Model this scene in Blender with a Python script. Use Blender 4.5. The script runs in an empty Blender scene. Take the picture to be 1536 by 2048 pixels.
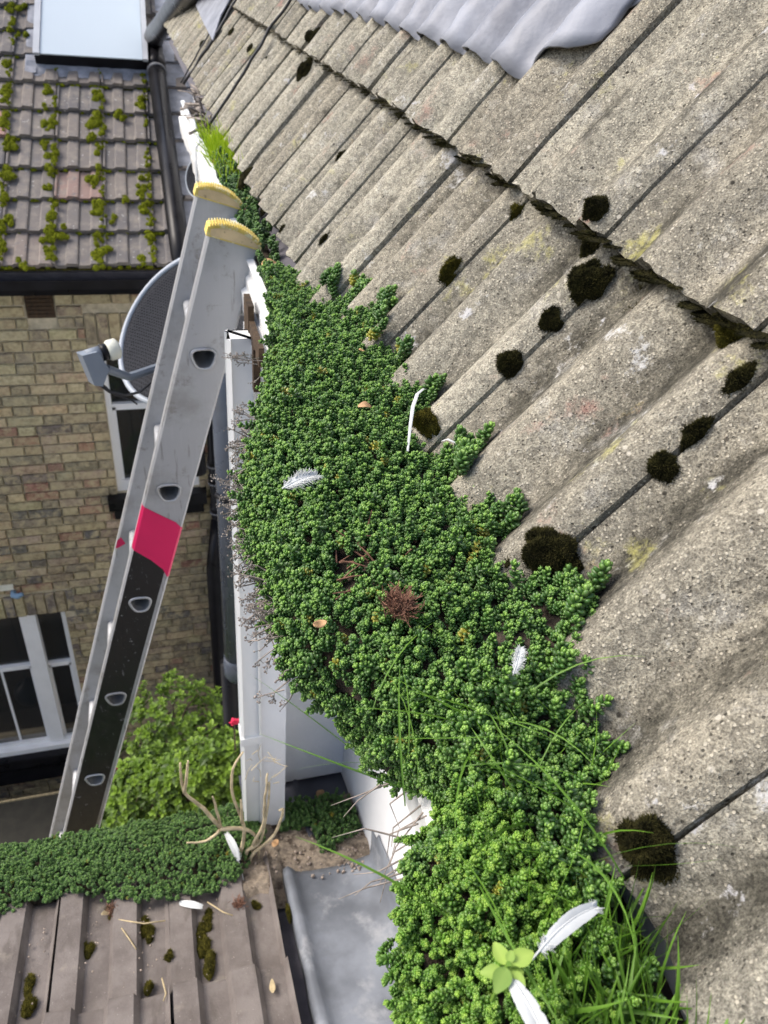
import bpy, math, random
from mathutils import Vector, Matrix, Euler, noise
import numpy as np

# ------------------------------------------------------------------ scene, camera, light
sc = bpy.context.scene
COL = sc.collection
R = math.radians
cam_d = bpy.data.cameras.new('camera')
cam = bpy.data.objects.new('camera', cam_d)
COL.objects.link(cam)
sc.camera = cam
right = Vector((0.96106102, -0.26434399, 0.08052311))
down = Vector((-0.08910899, -0.57228947, -0.81519589))
fwd = Vector((0.26157466, 0.77627766, -0.57356053))
M = Matrix.Identity(4)
for i in range(3):
    M[i][0] = right[i]; M[i][1] = -down[i]; M[i][2] = -fwd[i]
cam.matrix_world = M
cam_d.sensor_fit = 'VERTICAL'
cam_d.sensor_height = 36.0
cam_d.sensor_width = 27.0
cam_d.lens = 27.48
cam_d.clip_start = 0.02
cam_d.clip_end = 500
cam_d.dof.use_dof = True
cam_d.dof.focus_distance = 0.64
cam_d.dof.aperture_fstop = 16.0

SUN_EL, SUN_AZ = 47.0, 292.0          # azimuth measured from +Y clockwise towards +X
sun_dir = Vector((math.sin(R(SUN_AZ)) * math.cos(R(SUN_EL)), math.cos(R(SUN_AZ)) * math.cos(R(SUN_EL)), math.sin(R(SUN_EL))))
world = bpy.data.worlds.new('World')
sc.world = world
world.use_nodes = True
wn = world.node_tree.nodes
wl = world.node_tree.links
bg = wn['Background']
sky = wn.new('ShaderNodeTexSky')
sky.sky_type = 'NISHITA'
sky.sun_disc = False
sky.sun_elevation = R(SUN_EL)
sky.sun_rotation = R(SUN_AZ)
sky.air_density = 1.0
sky.dust_density = 4.0
sky.ozone_density = 1.0
wl.new(sky.outputs[0], bg.inputs[0])
bg.inputs[1].default_value = 0.15
sun_d = bpy.data.lights.new('sun', 'SUN')
sun_d.energy = 1.4
sun_d.angle = R(24)
sun_d.color = (1.0, 0.965, 0.91)
sun = bpy.data.objects.new('sun', sun_d)
COL.objects.link(sun)
sun.rotation_euler = sun_dir.to_track_quat('Z', 'Y').to_euler()
vs = sc.view_settings
vs.view_transform = 'Standard'
vs.look = 'None'
vs.exposure = 0.78
vs.gamma = 1.0
vs.use_curve_mapping = False
sc.cycles.use_denoising = True
sc.cycles.max_bounces = 6
sc.cycles.diffuse_bounces = 3
sc.cycles.glossy_bounces = 3
sc.cycles.transmission_bounces = 4
sc.cycles.caustics_reflective = False
sc.cycles.caustics_refractive = False

rng = random.Random(7)

# ------------------------------------------------------------------ mesh builder
class MB:
    def __init__(s):
        s.v = []; s.f = []; s.att = []
    def add(s, vs_, fs_, a=0.0):
        o = len(s.v)
        s.v.extend([tuple(p) for p in vs_])
        s.f.extend([tuple(i + o for i in f) for f in fs_])
        if isinstance(a, (list, tuple)): s.att.extend(a)
        else: s.att.extend([a] * len(vs_))
    def box(s, c, d, rot=None, a=0.0):
        hx, hy, hz = d[0] / 2, d[1] / 2, d[2] / 2
        P = [Vector((x * hx, y * hy, z * hz)) for x in (-1, 1) for y in (-1, 1) for z in (-1, 1)]
        if rot is not None: P = [rot @ p for p in P]
        s.add([p + Vector(c) for p in P], [(0, 1, 3, 2), (4, 6, 7, 5), (0, 4, 5, 1), (2, 3, 7, 6), (0, 2, 6, 4), (1, 5, 7, 3)], a)
    def bbox(s, lo, hi, a=0.0):
        s.box([(lo[i] + hi[i]) / 2 for i in range(3)], [abs(hi[i] - lo[i]) for i in range(3)], None, a)
    def tube(s, pts, rad, n=8, cap=True, a=0.0, closed=False):
        pts = [Vector(p) for p in pts]
        m = len(pts)
        if not isinstance(rad, (list, tuple)): rad = [rad] * m
        vs_ = []; at = []
        prev = None
        for i, p in enumerate(pts):
            if closed: t = pts[(i + 1) % m] - pts[i - 1]
            else: t = pts[min(i + 1, m - 1)] - pts[max(i - 1, 0)]
            if t.length < 1e-9: t = Vector((0, 0, 1))
            t.normalize()
            if prev is None:
                u = t.orthogonal().normalized()
            else:
                u = prev - t * prev.dot(t)
                u = u.normalized() if u.length > 1e-6 else t.orthogonal().normalized()
            prev = u
            w = t.cross(u)
            for k in range(n):
                ang = 2 * math.pi * k / n
                vs_.append(p + (u * math.cos(ang) + w * math.sin(ang)) * rad[i])
                at.append(a if not isinstance(a, (list, tuple)) else a[i])
        fs_ = []
        rings = m if closed else m - 1
        for i in range(rings):
            j = (i + 1) % m
            for k in range(n):
                k2 = (k + 1) % n
                fs_.append((i * n + k, i * n + k2, j * n + k2, j * n + k))
        if cap and not closed:
            fs_.append(tuple(range(n - 1, -1, -1)))
            fs_.append(tuple((m - 1) * n + k for k in range(n)))
        s.add(vs_, fs_, at)
    def prism(s, poly, o, ux, uy, uz, depth, a=0.0):
        """polygon (2-D) in plane o+ux*x+uy*y, extruded along uz by depth"""
        n = len(poly)
        o, ux, uy, uz = Vector(o), Vector(ux), Vector(uy), Vector(uz)
        P = [o + ux * x + uy * y for x, y in poly] + [o + ux * x + uy * y + uz * depth for x, y in poly]
        F = [tuple(range(n)), tuple(range(2 * n - 1, n - 1, -1))] + [(i, i + n, (i + 1) % n + n, (i + 1) % n) for i in range(n)]
        s.add(P, F, a)
    def blade(s, base, dirv, length, width, bend, side=None, segs=5, a0=0.0, a1=1.0):
        """flat tapered ribbon with a fold, used for grass"""
        d = Vector(dirv).normalized(); b = Vector(base); bend = Vector(bend)
        side = Vector(side).normalized() if side is not None else d.cross(Vector((rng.gauss(0, 1), rng.gauss(0, 1), rng.gauss(0, 1)))).normalized()
        nrm = side.cross(d).normalized()
        V_ = []; F_ = []; A_ = []
        p = b.copy()
        for i in range(segs + 1):
            t = i / segs
            w = width * (0.55 + 0.9 * t if t < 0.4 else 0.91 * (1 - ((t - 0.4) / 0.6) ** 1.6)) * 0.5
            w = max(w, width * 0.03)
            V_ += [p - side * w, p + nrm * w * 0.35, p + side * w]
            A_ += [a0 + (a1 - a0) * t] * 3
            if i:
                k = 3 * i
                F_ += [(k - 3, k - 2, k + 1, k), (k - 2, k - 1, k + 2, k + 1)]
            d = (d + bend / segs).normalized()
            p = p + d * (length / segs)
        s.add(V_, F_, A_)
    def mesh(s, name, m, smooth=False, att=None):
        me = bpy.data.meshes.new(name)
        me.from_pydata(s.v, [], s.f)
        if m is not None: me.materials.append(m)
        if smooth: me.shade_smooth()
        if att:
            at = me.attributes.new(att, 'FLOAT', 'POINT')
            at.data.foreach_set('value', np.array(s.att, dtype=np.float32))
        me.update()
        return me
    def build(s, name, m, parent=None, smooth=False, att=None):
        return link(name, s.mesh(name, m, smooth, att), parent)

def link(name, data, parent=None):
    o = bpy.data.objects.new(name, data)
    COL.objects.link(o)
    if parent is not None: o.parent = parent
    return o
def tag(o, label=None, cat=None, group=None, kind=None):
    if label: o['label'] = label
    if cat: o['category'] = cat
    if group: o['group'] = group
    if kind: o['kind'] = kind
    return o
def thing(name, label, cat, loc=(0, 0, 0), group=None):
    o = bpy.data.objects.new(name, None)
    COL.objects.link(o)
    o.location = loc
    o.empty_display_size = 0.05
    return tag(o, label, cat, group)
def part(mb, name, m, parent, smooth=False, att=None):
    """mesh given in world coordinates, parented to a thing that may sit elsewhere"""
    o = mb.build(name, m, None, smooth, att)
    o.parent = parent
    p = parent; off = Vector((0, 0, 0))
    while p is not None:
        off += p.location; p = p.parent
    o.location = -off
    return o

# ------------------------------------------------------------------ materials
class NT:
    def __init__(s, name):
        s.m = bpy.data.materials.new(name); s.m.use_nodes = True
        s.t = s.m.node_tree; s.n = s.t.nodes; s.l = s.t.links
        s.b = s.n['Principled BSDF']; s.out = s.n['Material Output']
        s._pos = None
    def _set(s, sock, v):
        if hasattr(v, 'is_output') or isinstance(v, bpy.types.NodeSocket): s.l.new(v, sock)
        elif v is not None:
            if sock.type == 'RGBA' and len(v) == 3: v = (*v, 1)
            sock.default_value = v
    def pos(s):
        if s._pos is None: s._pos = s.n.new('ShaderNodeNewGeometry').outputs['Position']
        return s._pos
    def obj(s): return s.n.new('ShaderNodeTexCoord').outputs['Object']
    def rnd(s): return s.n.new('ShaderNodeObjectInfo').outputs['Random']
    def ocol(s): return s.n.new('ShaderNodeObjectInfo').outputs['Color']
    def attr(s, name, out='Fac'):
        a = s.n.new('ShaderNodeAttribute'); a.attribute_name = name
        return a.outputs[out]
    def mapv(s, v, scale=(1, 1, 1), loc=(0, 0, 0), rot=(0, 0, 0)):
        k = s.n.new('ShaderNodeMapping'); s._set(k.inputs[0], v)
        k.inputs['Scale'].default_value = scale; k.inputs['Location'].default_value = loc; k.inputs['Rotation'].default_value = rot
        return k.outputs[0]
    def noise(s, v=None, scale=5, detail=4, rough=0.55, dist=0.0, out='Fac'):
        k = s.n.new('ShaderNodeTexNoise'); s._set(k.inputs['Vector'], v if v is not None else s.pos())
        k.inputs['Scale'].default_value = scale; k.inputs['Detail'].default_value = detail
        k.inputs['Roughness'].default_value = rough; k.inputs['Distortion'].default_value = dist
        return k.outputs[out]
    def voro(s, v=None, scale=5, feature='F1', out='Distance', rand=1.0):
        k = s.n.new('ShaderNodeTexVoronoi'); k.feature = feature; s._set(k.inputs['Vector'], v if v is not None else s.pos())
        k.inputs['Scale'].default_value = scale; k.inputs['Randomness'].default_value = rand
        return k.outputs[out]
    def ramp(s, fac, a, b, va=0.0, vb=1.0, smooth=True):
        k = s.n.new('ShaderNodeMapRange'); s._set(k.inputs['Value'], fac)
        k.interpolation_type = 'SMOOTHSTEP' if smooth else 'LINEAR'
        k.inputs['From Min'].default_value = a; k.inputs['From Max'].default_value = b
        k.inputs['To Min'].default_value = va; k.inputs['To Max'].default_value = vb
        return k.outputs[0]
    def mix(s, fac, a, b, mode='MIX'):
        k = s.n.new('ShaderNodeMix'); k.data_type = 'RGBA'; k.blend_type = mode
        s._set(k.inputs[0], fac); s._set(k.inputs[6], a); s._set(k.inputs[7], b)
        return k.outputs[2]
    def math(s, op, a, b=None, clamp=False):
        k = s.n.new('ShaderNodeMath'); k.operation = op; k.use_clamp = clamp
        s._set(k.inputs[0], a)
        if b is not None: s._set(k.inputs[1], b)
        return k.outputs[0]
    def dot(s, v, w):
        k = s.n.new('ShaderNodeVectorMath'); k.operation = 'DOT_PRODUCT'; s._set(k.inputs[0], v); k.inputs[1].default_value = w
        return k.outputs['Value']
    def comb(s, x, y, z=0.0):
        k = s.n.new('ShaderNodeCombineXYZ')
        s._set(k.inputs[0], x); s._set(k.inputs[1], y); s._set(k.inputs[2], z)
        return k.outputs[0]
    def bump(s, h, strength=0.5, dist=0.01, normal=None):
        k = s.n.new('ShaderNodeBump'); s._set(k.inputs['Height'], h)
        k.inputs['Strength'].default_value = strength; k.inputs['Distance'].default_value = dist
        if normal is not None: s.l.new(normal, k.inputs['Normal'])
        return k.outputs[0]
    def fin(s, col=None, rough=None, metal=None, normal=None, spec=None, **kw):
        if col is not None: s._set(s.b.inputs['Base Color'], col)
        if rough is not None: s._set(s.b.inputs['Roughness'], rough)
        if metal is not None: s._set(s.b.inputs['Metallic'], metal)
        if spec is not None: s._set(s.b.inputs['Specular IOR Level'], spec)
        if normal is not None: s.l.new(normal, s.b.inputs['Normal'])
        for k, v in kw.items(): s._set(s.b.inputs[k.replace('_', ' ')], v)
        return s.m

def simple(name, col, rough=0.6, metal=0.0, var=0.12, scale=8, bump=0.0, bscale=60, spec=0.4, dirt=None, dirt_lo=0.55, dirt_hi=0.75, dscale=6):
    t = NT(name)
    n = t.noise(scale=scale, detail=5)
    c = t.mix(t.ramp(n, 0.3, 0.7), tuple(x * (1 - var) for x in col), tuple(min(1, x * (1 + var)) for x in col))
    if dirt is not None:
        c = t.mix(t.ramp(t.noise(t.mapv(t.pos(), loc=(3, 1, 2)), scale=dscale, detail=7, rough=0.65), dirt_lo, dirt_hi), c, dirt)
    nm = t.bump(t.noise(scale=bscale, detail=4), bump, 0.003) if bump else None
    return t.fin(c, t.ramp(n, 0.2, 0.8, rough * 0.85, min(1, rough * 1.15)), metal, nm, spec)

TH = R(53.8757)
SV = Vector((math.cos(TH), 0, math.sin(TH)))     # up the main roof
NV = Vector((-math.sin(TH), 0, math.cos(TH)))    # out of the main roof
EAVE = Vector((0.2335, 0, -0.406))
S0 = EAVE.dot(SV)

def m_roof_tile():
    t = NT('weathered_concrete_tile')
    p = t.pos()
    s_ = t.math('SUBTRACT', t.dot(p, SV), S0)
    y_ = t.dot(p, (0, 1, 0))
    v = t.comb(s_, y_, 0.0)
    big = t.noise(scale=9, detail=5, rough=0.6)
    rn = t.rnd()
    c = t.mix(t.ramp(big, 0.35, 0.65), (0.31, 0.295, 0.245), (0.46, 0.435, 0.36))
    c = t.mix(t.ramp(rn, 0, 1, 0.0, 0.7), c, (0.275, 0.25, 0.20))
    c = t.mix(t.ramp(t.noise(t.mapv(p, loc=(4, 4, 9)), scale=4.5, detail=5, rough=0.65), 0.46, 0.66, 0, 0.6), c, (0.20, 0.19, 0.16))
    # soft algae bands where the water runs, with corrugation shading painted into the troughs
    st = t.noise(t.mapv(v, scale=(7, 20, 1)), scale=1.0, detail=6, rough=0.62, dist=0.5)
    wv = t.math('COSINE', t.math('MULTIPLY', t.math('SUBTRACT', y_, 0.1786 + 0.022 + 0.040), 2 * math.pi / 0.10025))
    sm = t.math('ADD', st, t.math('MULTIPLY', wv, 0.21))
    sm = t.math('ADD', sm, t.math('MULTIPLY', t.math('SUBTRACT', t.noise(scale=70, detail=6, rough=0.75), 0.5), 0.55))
    stain_shade = t.ramp(sm, 0.40, 0.80, 0, 0.95)
    c = t.mix(stain_shade, c, (0.060, 0.057, 0.046))
    clean = t.math('SUBTRACT', 1.0, t.math('MULTIPLY', stain_shade, 0.95))
    # pale bloom
    c = t.mix(t.ramp(t.noise(t.mapv(p, loc=(7, 3, 1)), scale=20, detail=6, rough=0.7), 0.54, 0.70, 0, 0.5), c, (0.46, 0.45, 0.42))
    # grit: grains light and dark
    gr = t.noise(scale=650, detail=3, rough=0.75)
    c = t.mix(1.0, c, t.mix(t.ramp(gr, 0.32, 0.68), (0.52, 0.51, 0.50), (1.38, 1.38, 1.36)), 'MULTIPLY')
    md_ = t.noise(scale=150, detail=4, rough=0.7)
    c = t.mix(1.0, c, t.mix(t.ramp(md_, 0.35, 0.65), (0.68, 0.68, 0.68), (1.22, 1.22, 1.2)), 'MULTIPLY')
    vor = t.voro(scale=430, out='Color')
    sep = t.n.new('ShaderNodeSeparateColor'); t.l.new(vor, sep.inputs[0])
    vd = t.voro(scale=430)
    grain = t.math('MULTIPLY', t.ramp(sep.outputs[0], 0.80, 0.86), t.ramp(vd, 0.55, 0.35))
    c = t.mix(t.math('MULTIPLY', t.math('MULTIPLY', grain, clean), 0.7), c, (0.62, 0.57, 0.46))
    pore = t.math('MULTIPLY', t.ramp(sep.outputs[1], 0.88, 0.92), t.ramp(vd, 0.45, 0.25))
    c = t.mix(t.math('MULTIPLY', pore, 0.6), c, (0.03, 0.027, 0.022))
    v2 = t.voro(t.mapv(p, loc=(1.3, 2.1, 0.4)), scale=150, out='Color')
    sep2 = t.n.new('ShaderNodeSeparateColor'); t.l.new(v2, sep2.inputs[0])
    vd2 = t.voro(t.mapv(p, loc=(1.3, 2.1, 0.4)), scale=150)
    fl = t.math('MULTIPLY', t.ramp(sep2.outputs[0], 0.955, 0.97), t.ramp(vd2, 0.36, 0.22))
    c = t.mix(t.math('MULTIPLY', t.math('MULTIPLY', fl, clean), 0.7), c, (0.62, 0.58, 0.49))
    pk = t.math('MULTIPLY', t.ramp(sep2.outputs[1], 0.975, 0.985), t.ramp(vd2, 0.30, 0.2))
    c = t.mix(t.math('MULTIPLY', pk, 0.85), c, (0.02, 0.018, 0.015))
    # lichens
    fine = t.noise(scale=150, detail=5, rough=0.75)
    def lich(loc, scale, lo, hi, col, amt, c):
        a = t.noise(t.mapv(p, loc=loc), scale=scale, detail=3, rough=0.6)
        a = t.math('ADD', a, t.math('MULTIPLY', t.math('SUBTRACT', fine, 0.5), 0.45))
        return t.mix(t.ramp(a, lo, hi, 0, amt), c, col)
    c = lich((2, 9, 4), 15, 0.655, 0.75, (0.60, 0.60, 0.59), 0.85, c)
    c = lich((9, 5, 3), 24, 0.68, 0.76, (0.60, 0.60, 0.62), 0.75, c)
    c = lich((5, 1, 8), 15, 0.62, 0.78, (0.42, 0.40, 0.12), 0.65, c)
    c = lich((11, 4, 2), 13, 0.62, 0.80, (0.36, 0.17, 0.14), 0.6, c)
    c = lich((3, 14, 6), 22, 0.63, 0.80, (0.035, 0.033, 0.028), 0.75, c)
    h = t.math('ADD', t.math('MULTIPLY', gr, 0.6), t.math('MULTIPLY', md_, 0.9))
    h = t.math('ADD', h, t.math('MULTIPLY', grain, 0.35))
    h = t.math('SUBTRACT', h, t.math('MULTIPLY', pore, 0.6))
    return t.fin(c, 0.92, 0, t.bump(h, 1.0, 0.0022), 0.15)

def m_stock_brick(src):
    t = NT('stock_brick_' + src)
    base = t.ocol() if src == 'single' else t.attr('bc', 'Color')
    n = t.noise(scale=38, detail=5, rough=0.65)
    c = t.mix(t.ramp(n, 0.35, 0.7), base, t.mix(1.0, base, (0.55, 0.52, 0.5), 'MULTIPLY'))
    c = t.mix(t.ramp(t.noise(t.mapv(t.pos(), loc=(4, 2, 9)), scale=16, detail=6, rough=0.7), 0.42, 0.66, 0, 0.9), c, (0.46, 0.39, 0.24))
    return t.fin(c, 0.9, 0, t.bump(t.noise(scale=160, detail=4), 0.6, 0.004), 0.2)

def m_far_tile():
    t = NT('far_concrete_tile')
    p = t.pos(); r = t.rnd()
    c = t.mix(r, (0.125, 0.12, 0.122), (0.20, 0.175, 0.155))
    c = t.mix(t.ramp(r, 0.84, 0.93), c, (0.34, 0.19, 0.16))
    n = t.noise(scale=14, detail=6, rough=0.65)
    c = t.mix(t.ramp(n, 0.42, 0.70, 0, 0.7), c, (0.27, 0.24, 0.205))
    c = t.mix(t.ramp(t.noise(t.mapv(p, loc=(5, 5, 5)), scale=26, detail=5), 0.55, 0.7, 0, 0.7), c, (0.15, 0.145, 0.15))
    c = t.mix(t.ramp(t.noise(t.mapv(p, loc=(1, 8, 3)), scale=42, detail=3), 0.66, 0.72, 0, 0.8), c, (0.55, 0.54, 0.52))
    return t.fin(c, 0.85, 0, t.bump(t.noise(scale=180, detail=3), 0.5, 0.003), 0.25)

def m_near_tile():
    t = NT('brown_concrete_tile')
    p = t.pos()
    n = t.noise(scale=11, detail=6, rough=0.65)
    c = t.mix(t.ramp(n, 0.35, 0.65), (0.130, 0.112, 0.102), (0.195, 0.172, 0.158))
    c = t.mix(t.ramp(t.noise(t.mapv(p, loc=(3, 3, 3), scale=(1, 0.3, 1)), scale=30, detail=5), 0.55, 0.72, 0, 0.7), c, (0.10, 0.085, 0.075))
    c = t.mix(t.ramp(t.noise(t.mapv(p, loc=(8, 3, 3)), scale=20, detail=5), 0.60, 0.75, 0, 0.6), c, (0.27, 0.24, 0.20))
    vor = t.voro(scale=260, out='Color'); sep = t.n.new('ShaderNodeSeparateColor'); t.l.new(vor, sep.inputs[0])
    vd = t.voro(scale=260)
    c = t.mix(t.math('MULTIPLY', t.ramp(sep.outputs[0], 0.94, 0.97, 0, 0.5), t.ramp(vd, 0.3, 0.15)), c, (0.42, 0.39, 0.36))
    return t.fin(c, 0.8, 0, t.bump(t.noise(scale=220, detail=3), 0.5, 0.002), 0.25)

def m_sedum(name, old, mid, tip, yellow, yl=0.965):
    t = NT(name)
    a = t.attr('tip'); r = t.rnd()
    c = t.mix(t.ramp(a, 0.0, 0.55), old, mid)
    c = t.mix(t.ramp(a, 0.55, 1.0), c, tip)
    c = t.mix(1.0, c, t.mix(r, (0.72, 0.78, 0.75), (1.25, 1.18, 1.1)), 'MULTIPLY')
    r2 = t.math('FRACT', t.math('MULTIPLY', r, 37.7))
    c = t.mix(t.math('MULTIPLY', t.ramp(r2, yl, yl + 0.004), t.ramp(a, 0.62, 0.35)), c, yellow)
    n = t.noise(t.obj(), scale=260, detail=2)
    c = t.mix(t.ramp(n, 0.4, 0.75, 0, 0.25), c, (0.30, 0.36, 0.16))
    return t.fin(c, 0.36, 0, None, 0.5, Subsurface_Weight=0.12, Subsurface_Radius=(0.002, 0.004, 0.001), Subsurface_Scale=1.0)

def m_leafy(name, lo, hi, att='tip', rough=0.5, trans=0.25):
    t = NT(name)
    a = t.attr(att); r = t.rnd()
    c = t.mix(a, lo, hi)
    c = t.mix(1.0, c, t.mix(r, (0.7, 0.75, 0.7), (1.3, 1.22, 1.1)), 'MULTIPLY')
    t.fin(c, rough, 0, None, 0.4)
    tr = t.n.new('ShaderNodeBsdfTranslucent'); t.l.new(c, tr.inputs[0])
    mx = t.n.new('ShaderNodeMixShader'); mx.inputs[0].default_value = trans
    t.l.new(t.b.outputs[0], mx.inputs[1]); t.l.new(tr.outputs[0], mx.inputs[2]); t.l.new(mx.outputs[0], t.out.inputs[0])
    return t.m

def m_moss(name, lo, hi):
    t = NT(name)
    a = t.attr('tip')
    c = t.mix(a, lo, hi)
    c = t.mix(1.0, c, t.mix(t.ramp(t.noise(scale=90, detail=3), 0.35, 0.65), (0.6, 0.6, 0.6), (1.4, 1.35, 1.2)), 'MULTIPLY')
    return t.fin(c, 0.95, 0, t.bump(t.noise(scale=420, detail=3), 0.8, 0.003), 0.1)

def m_alu():
    t = NT('ladder_aluminium')
    p = t.pos()
    br = t.noise(t.mapv(p, scale=(60, 60, 3)), scale=3, detail=4)
    n = t.noise(scale=7, detail=6, rough=0.65)
    c = t.mix(t.ramp(n, 0.45, 0.72), (0.41, 0.42, 0.435), (0.29, 0.29, 0.285))
    c = t.mix(t.ramp(t.noise(t.mapv(p, loc=(2, 6, 1)), scale=18, detail=8, rough=0.75), 0.55, 0.66, 0, 0.7), c, (0.22, 0.21, 0.19))
    c = t.mix(t.ramp(t.noise(t.mapv(p, loc=(5, 1, 4), scale=(1, 1, 0.12)), scale=70, detail=5), 0.62, 0.68, 0, 0.6), c, (0.20, 0.195, 0.18))
    c = t.mix(t.ramp(br, 0.55, 0.75, 0, 0.25), c, (0.52, 0.53, 0.55))
    return t.fin(c, t.ramp(n, 0.3, 0.7, 0.38, 0.55), 0.45, t.bump(br, 0.12, 0.001), 0.5)

def m_black_worn():
    t = NT('worn_black_film')
    p = t.pos()
    n = t.noise(scale=60, detail=8, rough=0.75)
    sc_ = t.noise(t.mapv(p, scale=(8, 8, 1.2), rot=(0, 0.5, 0)), scale=18, detail=6, rough=0.7)
    c = t.mix(t.ramp(n, 0.615, 0.66), (0.010, 0.010, 0.011), (0.30, 0.30, 0.31))
    c = t.mix(t.ramp(sc_, 0.62, 0.66, 0, 0.7), c, (0.20, 0.20, 0.21))
    return t.fin(c, t.ramp(n, 0.4, 0.7, 0.28, 0.6), 0, None, 0.5)

def m_glass(name, tint=(0.02, 0.025, 0.03), rough=0.03, alpha=0.5):
    t = NT(name)
    t.fin(tint, rough, 0, None, 0.6)
    tp = t.n.new('ShaderNodeBsdfTransparent')
    mx = t.n.new('ShaderNodeMixShader'); mx.inputs[0].default_value = alpha
    t.l.new(tp.outputs[0], mx.inputs[1]); t.l.new(t.b.outputs[0], mx.inputs[2]); t.l.new(mx.outputs[0], t.out.inputs[0])
    return t.m

def m_dish():
    t = NT('perforated_dish')
    v = t.voro(t.obj(), scale=170, rand=0.15)
    c = t.mix(t.ramp(v, 0.34, 0.42), (0.008, 0.008, 0.01), (0.040, 0.042, 0.048))
    return t.fin(c, 0.85, 0.0, None, 0.05)

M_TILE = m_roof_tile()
M_FAR = m_far_tile()
M_NEAR = m_near_tile()
M_BR1 = m_stock_brick('single')
M_BR2 = m_stock_brick('mass')
M_MORTAR = simple('mortar', (0.47, 0.415, 0.30), 0.95, var=0.2, scale=20, bump=0.5, bscale=150, dirt=(0.25, 0.21, 0.15))
M_LEAD = simple('lead_sheet', (0.25, 0.265, 0.305), 0.55, 0.1, var=0.22, scale=14, bump=0.5, bscale=40, spec=0.35, dirt=(0.16, 0.17, 0.20), dirt_lo=0.48, dirt_hi=0.72, dscale=7)
M_LEADG = simple('old_lead', (0.17, 0.185, 0.21), 0.6, 0.1, var=0.3, scale=9, bump=0.4, bscale=25, dirt=(0.31, 0.32, 0.335), dirt_lo=0.52, dirt_hi=0.7, dscale=9)
M_DARKLEAD = simple('dark_lead', (0.065, 0.068, 0.085), 0.55, 0.1, var=0.3, scale=9, bump=0.4, bscale=40, dirt=(0.16, 0.14, 0.12), dirt_lo=0.58, dirt_hi=0.75)
M_UPVC = simple('white_plastic', (0.80, 0.81, 0.80), 0.32, var=0.03, scale=4, dirt=(0.62, 0.58, 0.46), dirt_lo=0.62, dirt_hi=0.82, dscale=7)
M_WHITE = simple('white_paint', (0.80, 0.81, 0.82), 0.55, var=0.04, scale=6, bump=0.2, bscale=80, dirt=(0.60, 0.58, 0.52), dirt_lo=0.62, dirt_hi=0.85)
M_BLACK = simple('black_plastic', (0.010, 0.010, 0.012), 0.30, var=0.3, scale=6, spec=0.16, dirt=(0.02, 0.02, 0.022), dirt_lo=0.66, dirt_hi=0.8)
M_PIPE = simple('grey_black_pipe', (0.060, 0.072, 0.095), 0.26, var=0.2, scale=5, spec=0.5, dirt=(0.12, 0.12, 0.13), dirt_lo=0.66, dirt_hi=0.8)
M_RUBBER = simple('rubber_seal', (0.16, 0.165, 0.18), 0.6)
M_ALU = m_alu()
M_BLKF = m_black_worn()
M_PINK = simple('pink_tape', (0.62, 0.015, 0.10), 0.42, var=0.05)
M_YEL = simple('yellow_plastic', (0.72, 0.56, 0.13), 0.5, var=0.1, scale=40, dirt=(0.8, 0.74, 0.48), dirt_lo=0.5, dirt_hi=0.65, dscale=60)
M_TAN = simple('worn_cap_face', (0.66, 0.50, 0.28), 0.6, var=0.15, scale=30, dirt=(0.30, 0.22, 0.12), dirt_lo=0.62, dirt_hi=0.72, dscale=90)
M_RUST = simple('rust', (0.055, 0.035, 0.02), 0.9, var=0.4, scale=60, bump=0.5, bscale=200, dirt=(0.20, 0.10, 0.04), dirt_lo=0.62, dirt_hi=0.72, dscale=50)
M_SOIL = simple('soil', (0.055, 0.042, 0.030), 0.95, var=0.5, scale=120, bump=1.0, bscale=220, dirt=(0.12, 0.095, 0.065), dscale=90)
M_SAND = simple('dry_grit', (0.25, 0.205, 0.155), 0.95, var=0.3, scale=80, bump=1.0, bscale=260, dirt=(0.08, 0.06, 0.045), dirt_lo=0.5, dirt_hi=0.65, dscale=40)
M_PEB = simple('pebbles', (0.33, 0.27, 0.22), 0.85, var=0.45, scale=160)
M_FELT = simple('eaves_felt', (0.10, 0.095, 0.11), 0.7, var=0.2, scale=20, bump=0.3, bscale=120)
M_UNDER = simple('dark_underlay', (0.016, 0.014, 0.011), 0.9, var=0.3, scale=40)
M_DARK = simple('dark_interior', (0.10, 0.08, 0.055), 0.9)
M_SHED = simple('shed_felt', (0.038, 0.036, 0.028), 0.75, var=0.25, scale=12, bump=0.3, bscale=90)
M_PAVE = simple('paving', (0.13, 0.125, 0.115), 0.9, var=0.25, scale=5, bump=0.4, bscale=60)
M_GLASS = m_glass('window_glass')
M_SKYL = simple('skylight_glass', (0.46, 0.53, 0.58), 0.10, var=0.02, scale=1, spec=0.8)
M_FRAME = simple('grey_white_frame', (0.42, 0.44, 0.47), 0.5, var=0.05)
M_DISH = m_dish()
M_DGREY = simple('dish_grey', (0.20, 0.23, 0.27), 0.5, var=0.1)
M_DRIM = simple('dish_rim', (0.36, 0.40, 0.45), 0.45, var=0.05)
M_CREAM = simple('cream_plastic', (0.66, 0.66, 0.56), 0.4)
M_BLUE = simple('blue_grey_plastic', (0.16, 0.26, 0.38), 0.5)
M_FEATHER = simple('feather_white', (0.58, 0.60, 0.59), 0.75, var=0.06, scale=120)
M_STRAW = simple('dry_straw', (0.42, 0.34, 0.20), 0.8, var=0.25, scale=60)
M_TWIG = simple('dry_twig', (0.52, 0.43, 0.27), 0.85, var=0.3, scale=40, bump=0.3, bscale=300)
M_DEADF = simple('dead_flower', (0.27, 0.235, 0.205), 0.9, var=0.35, scale=90)
M_DEADL = simple('dead_leaf', (0.50, 0.30, 0.15), 0.7, var=0.25, scale=80)
M_REDB = simple('red_brown_fluff', (0.17, 0.085, 0.055), 0.9, var=0.4, scale=150)
M_CABLE = simple('black_cable', (0.02, 0.02, 0.022), 0.5)
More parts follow.
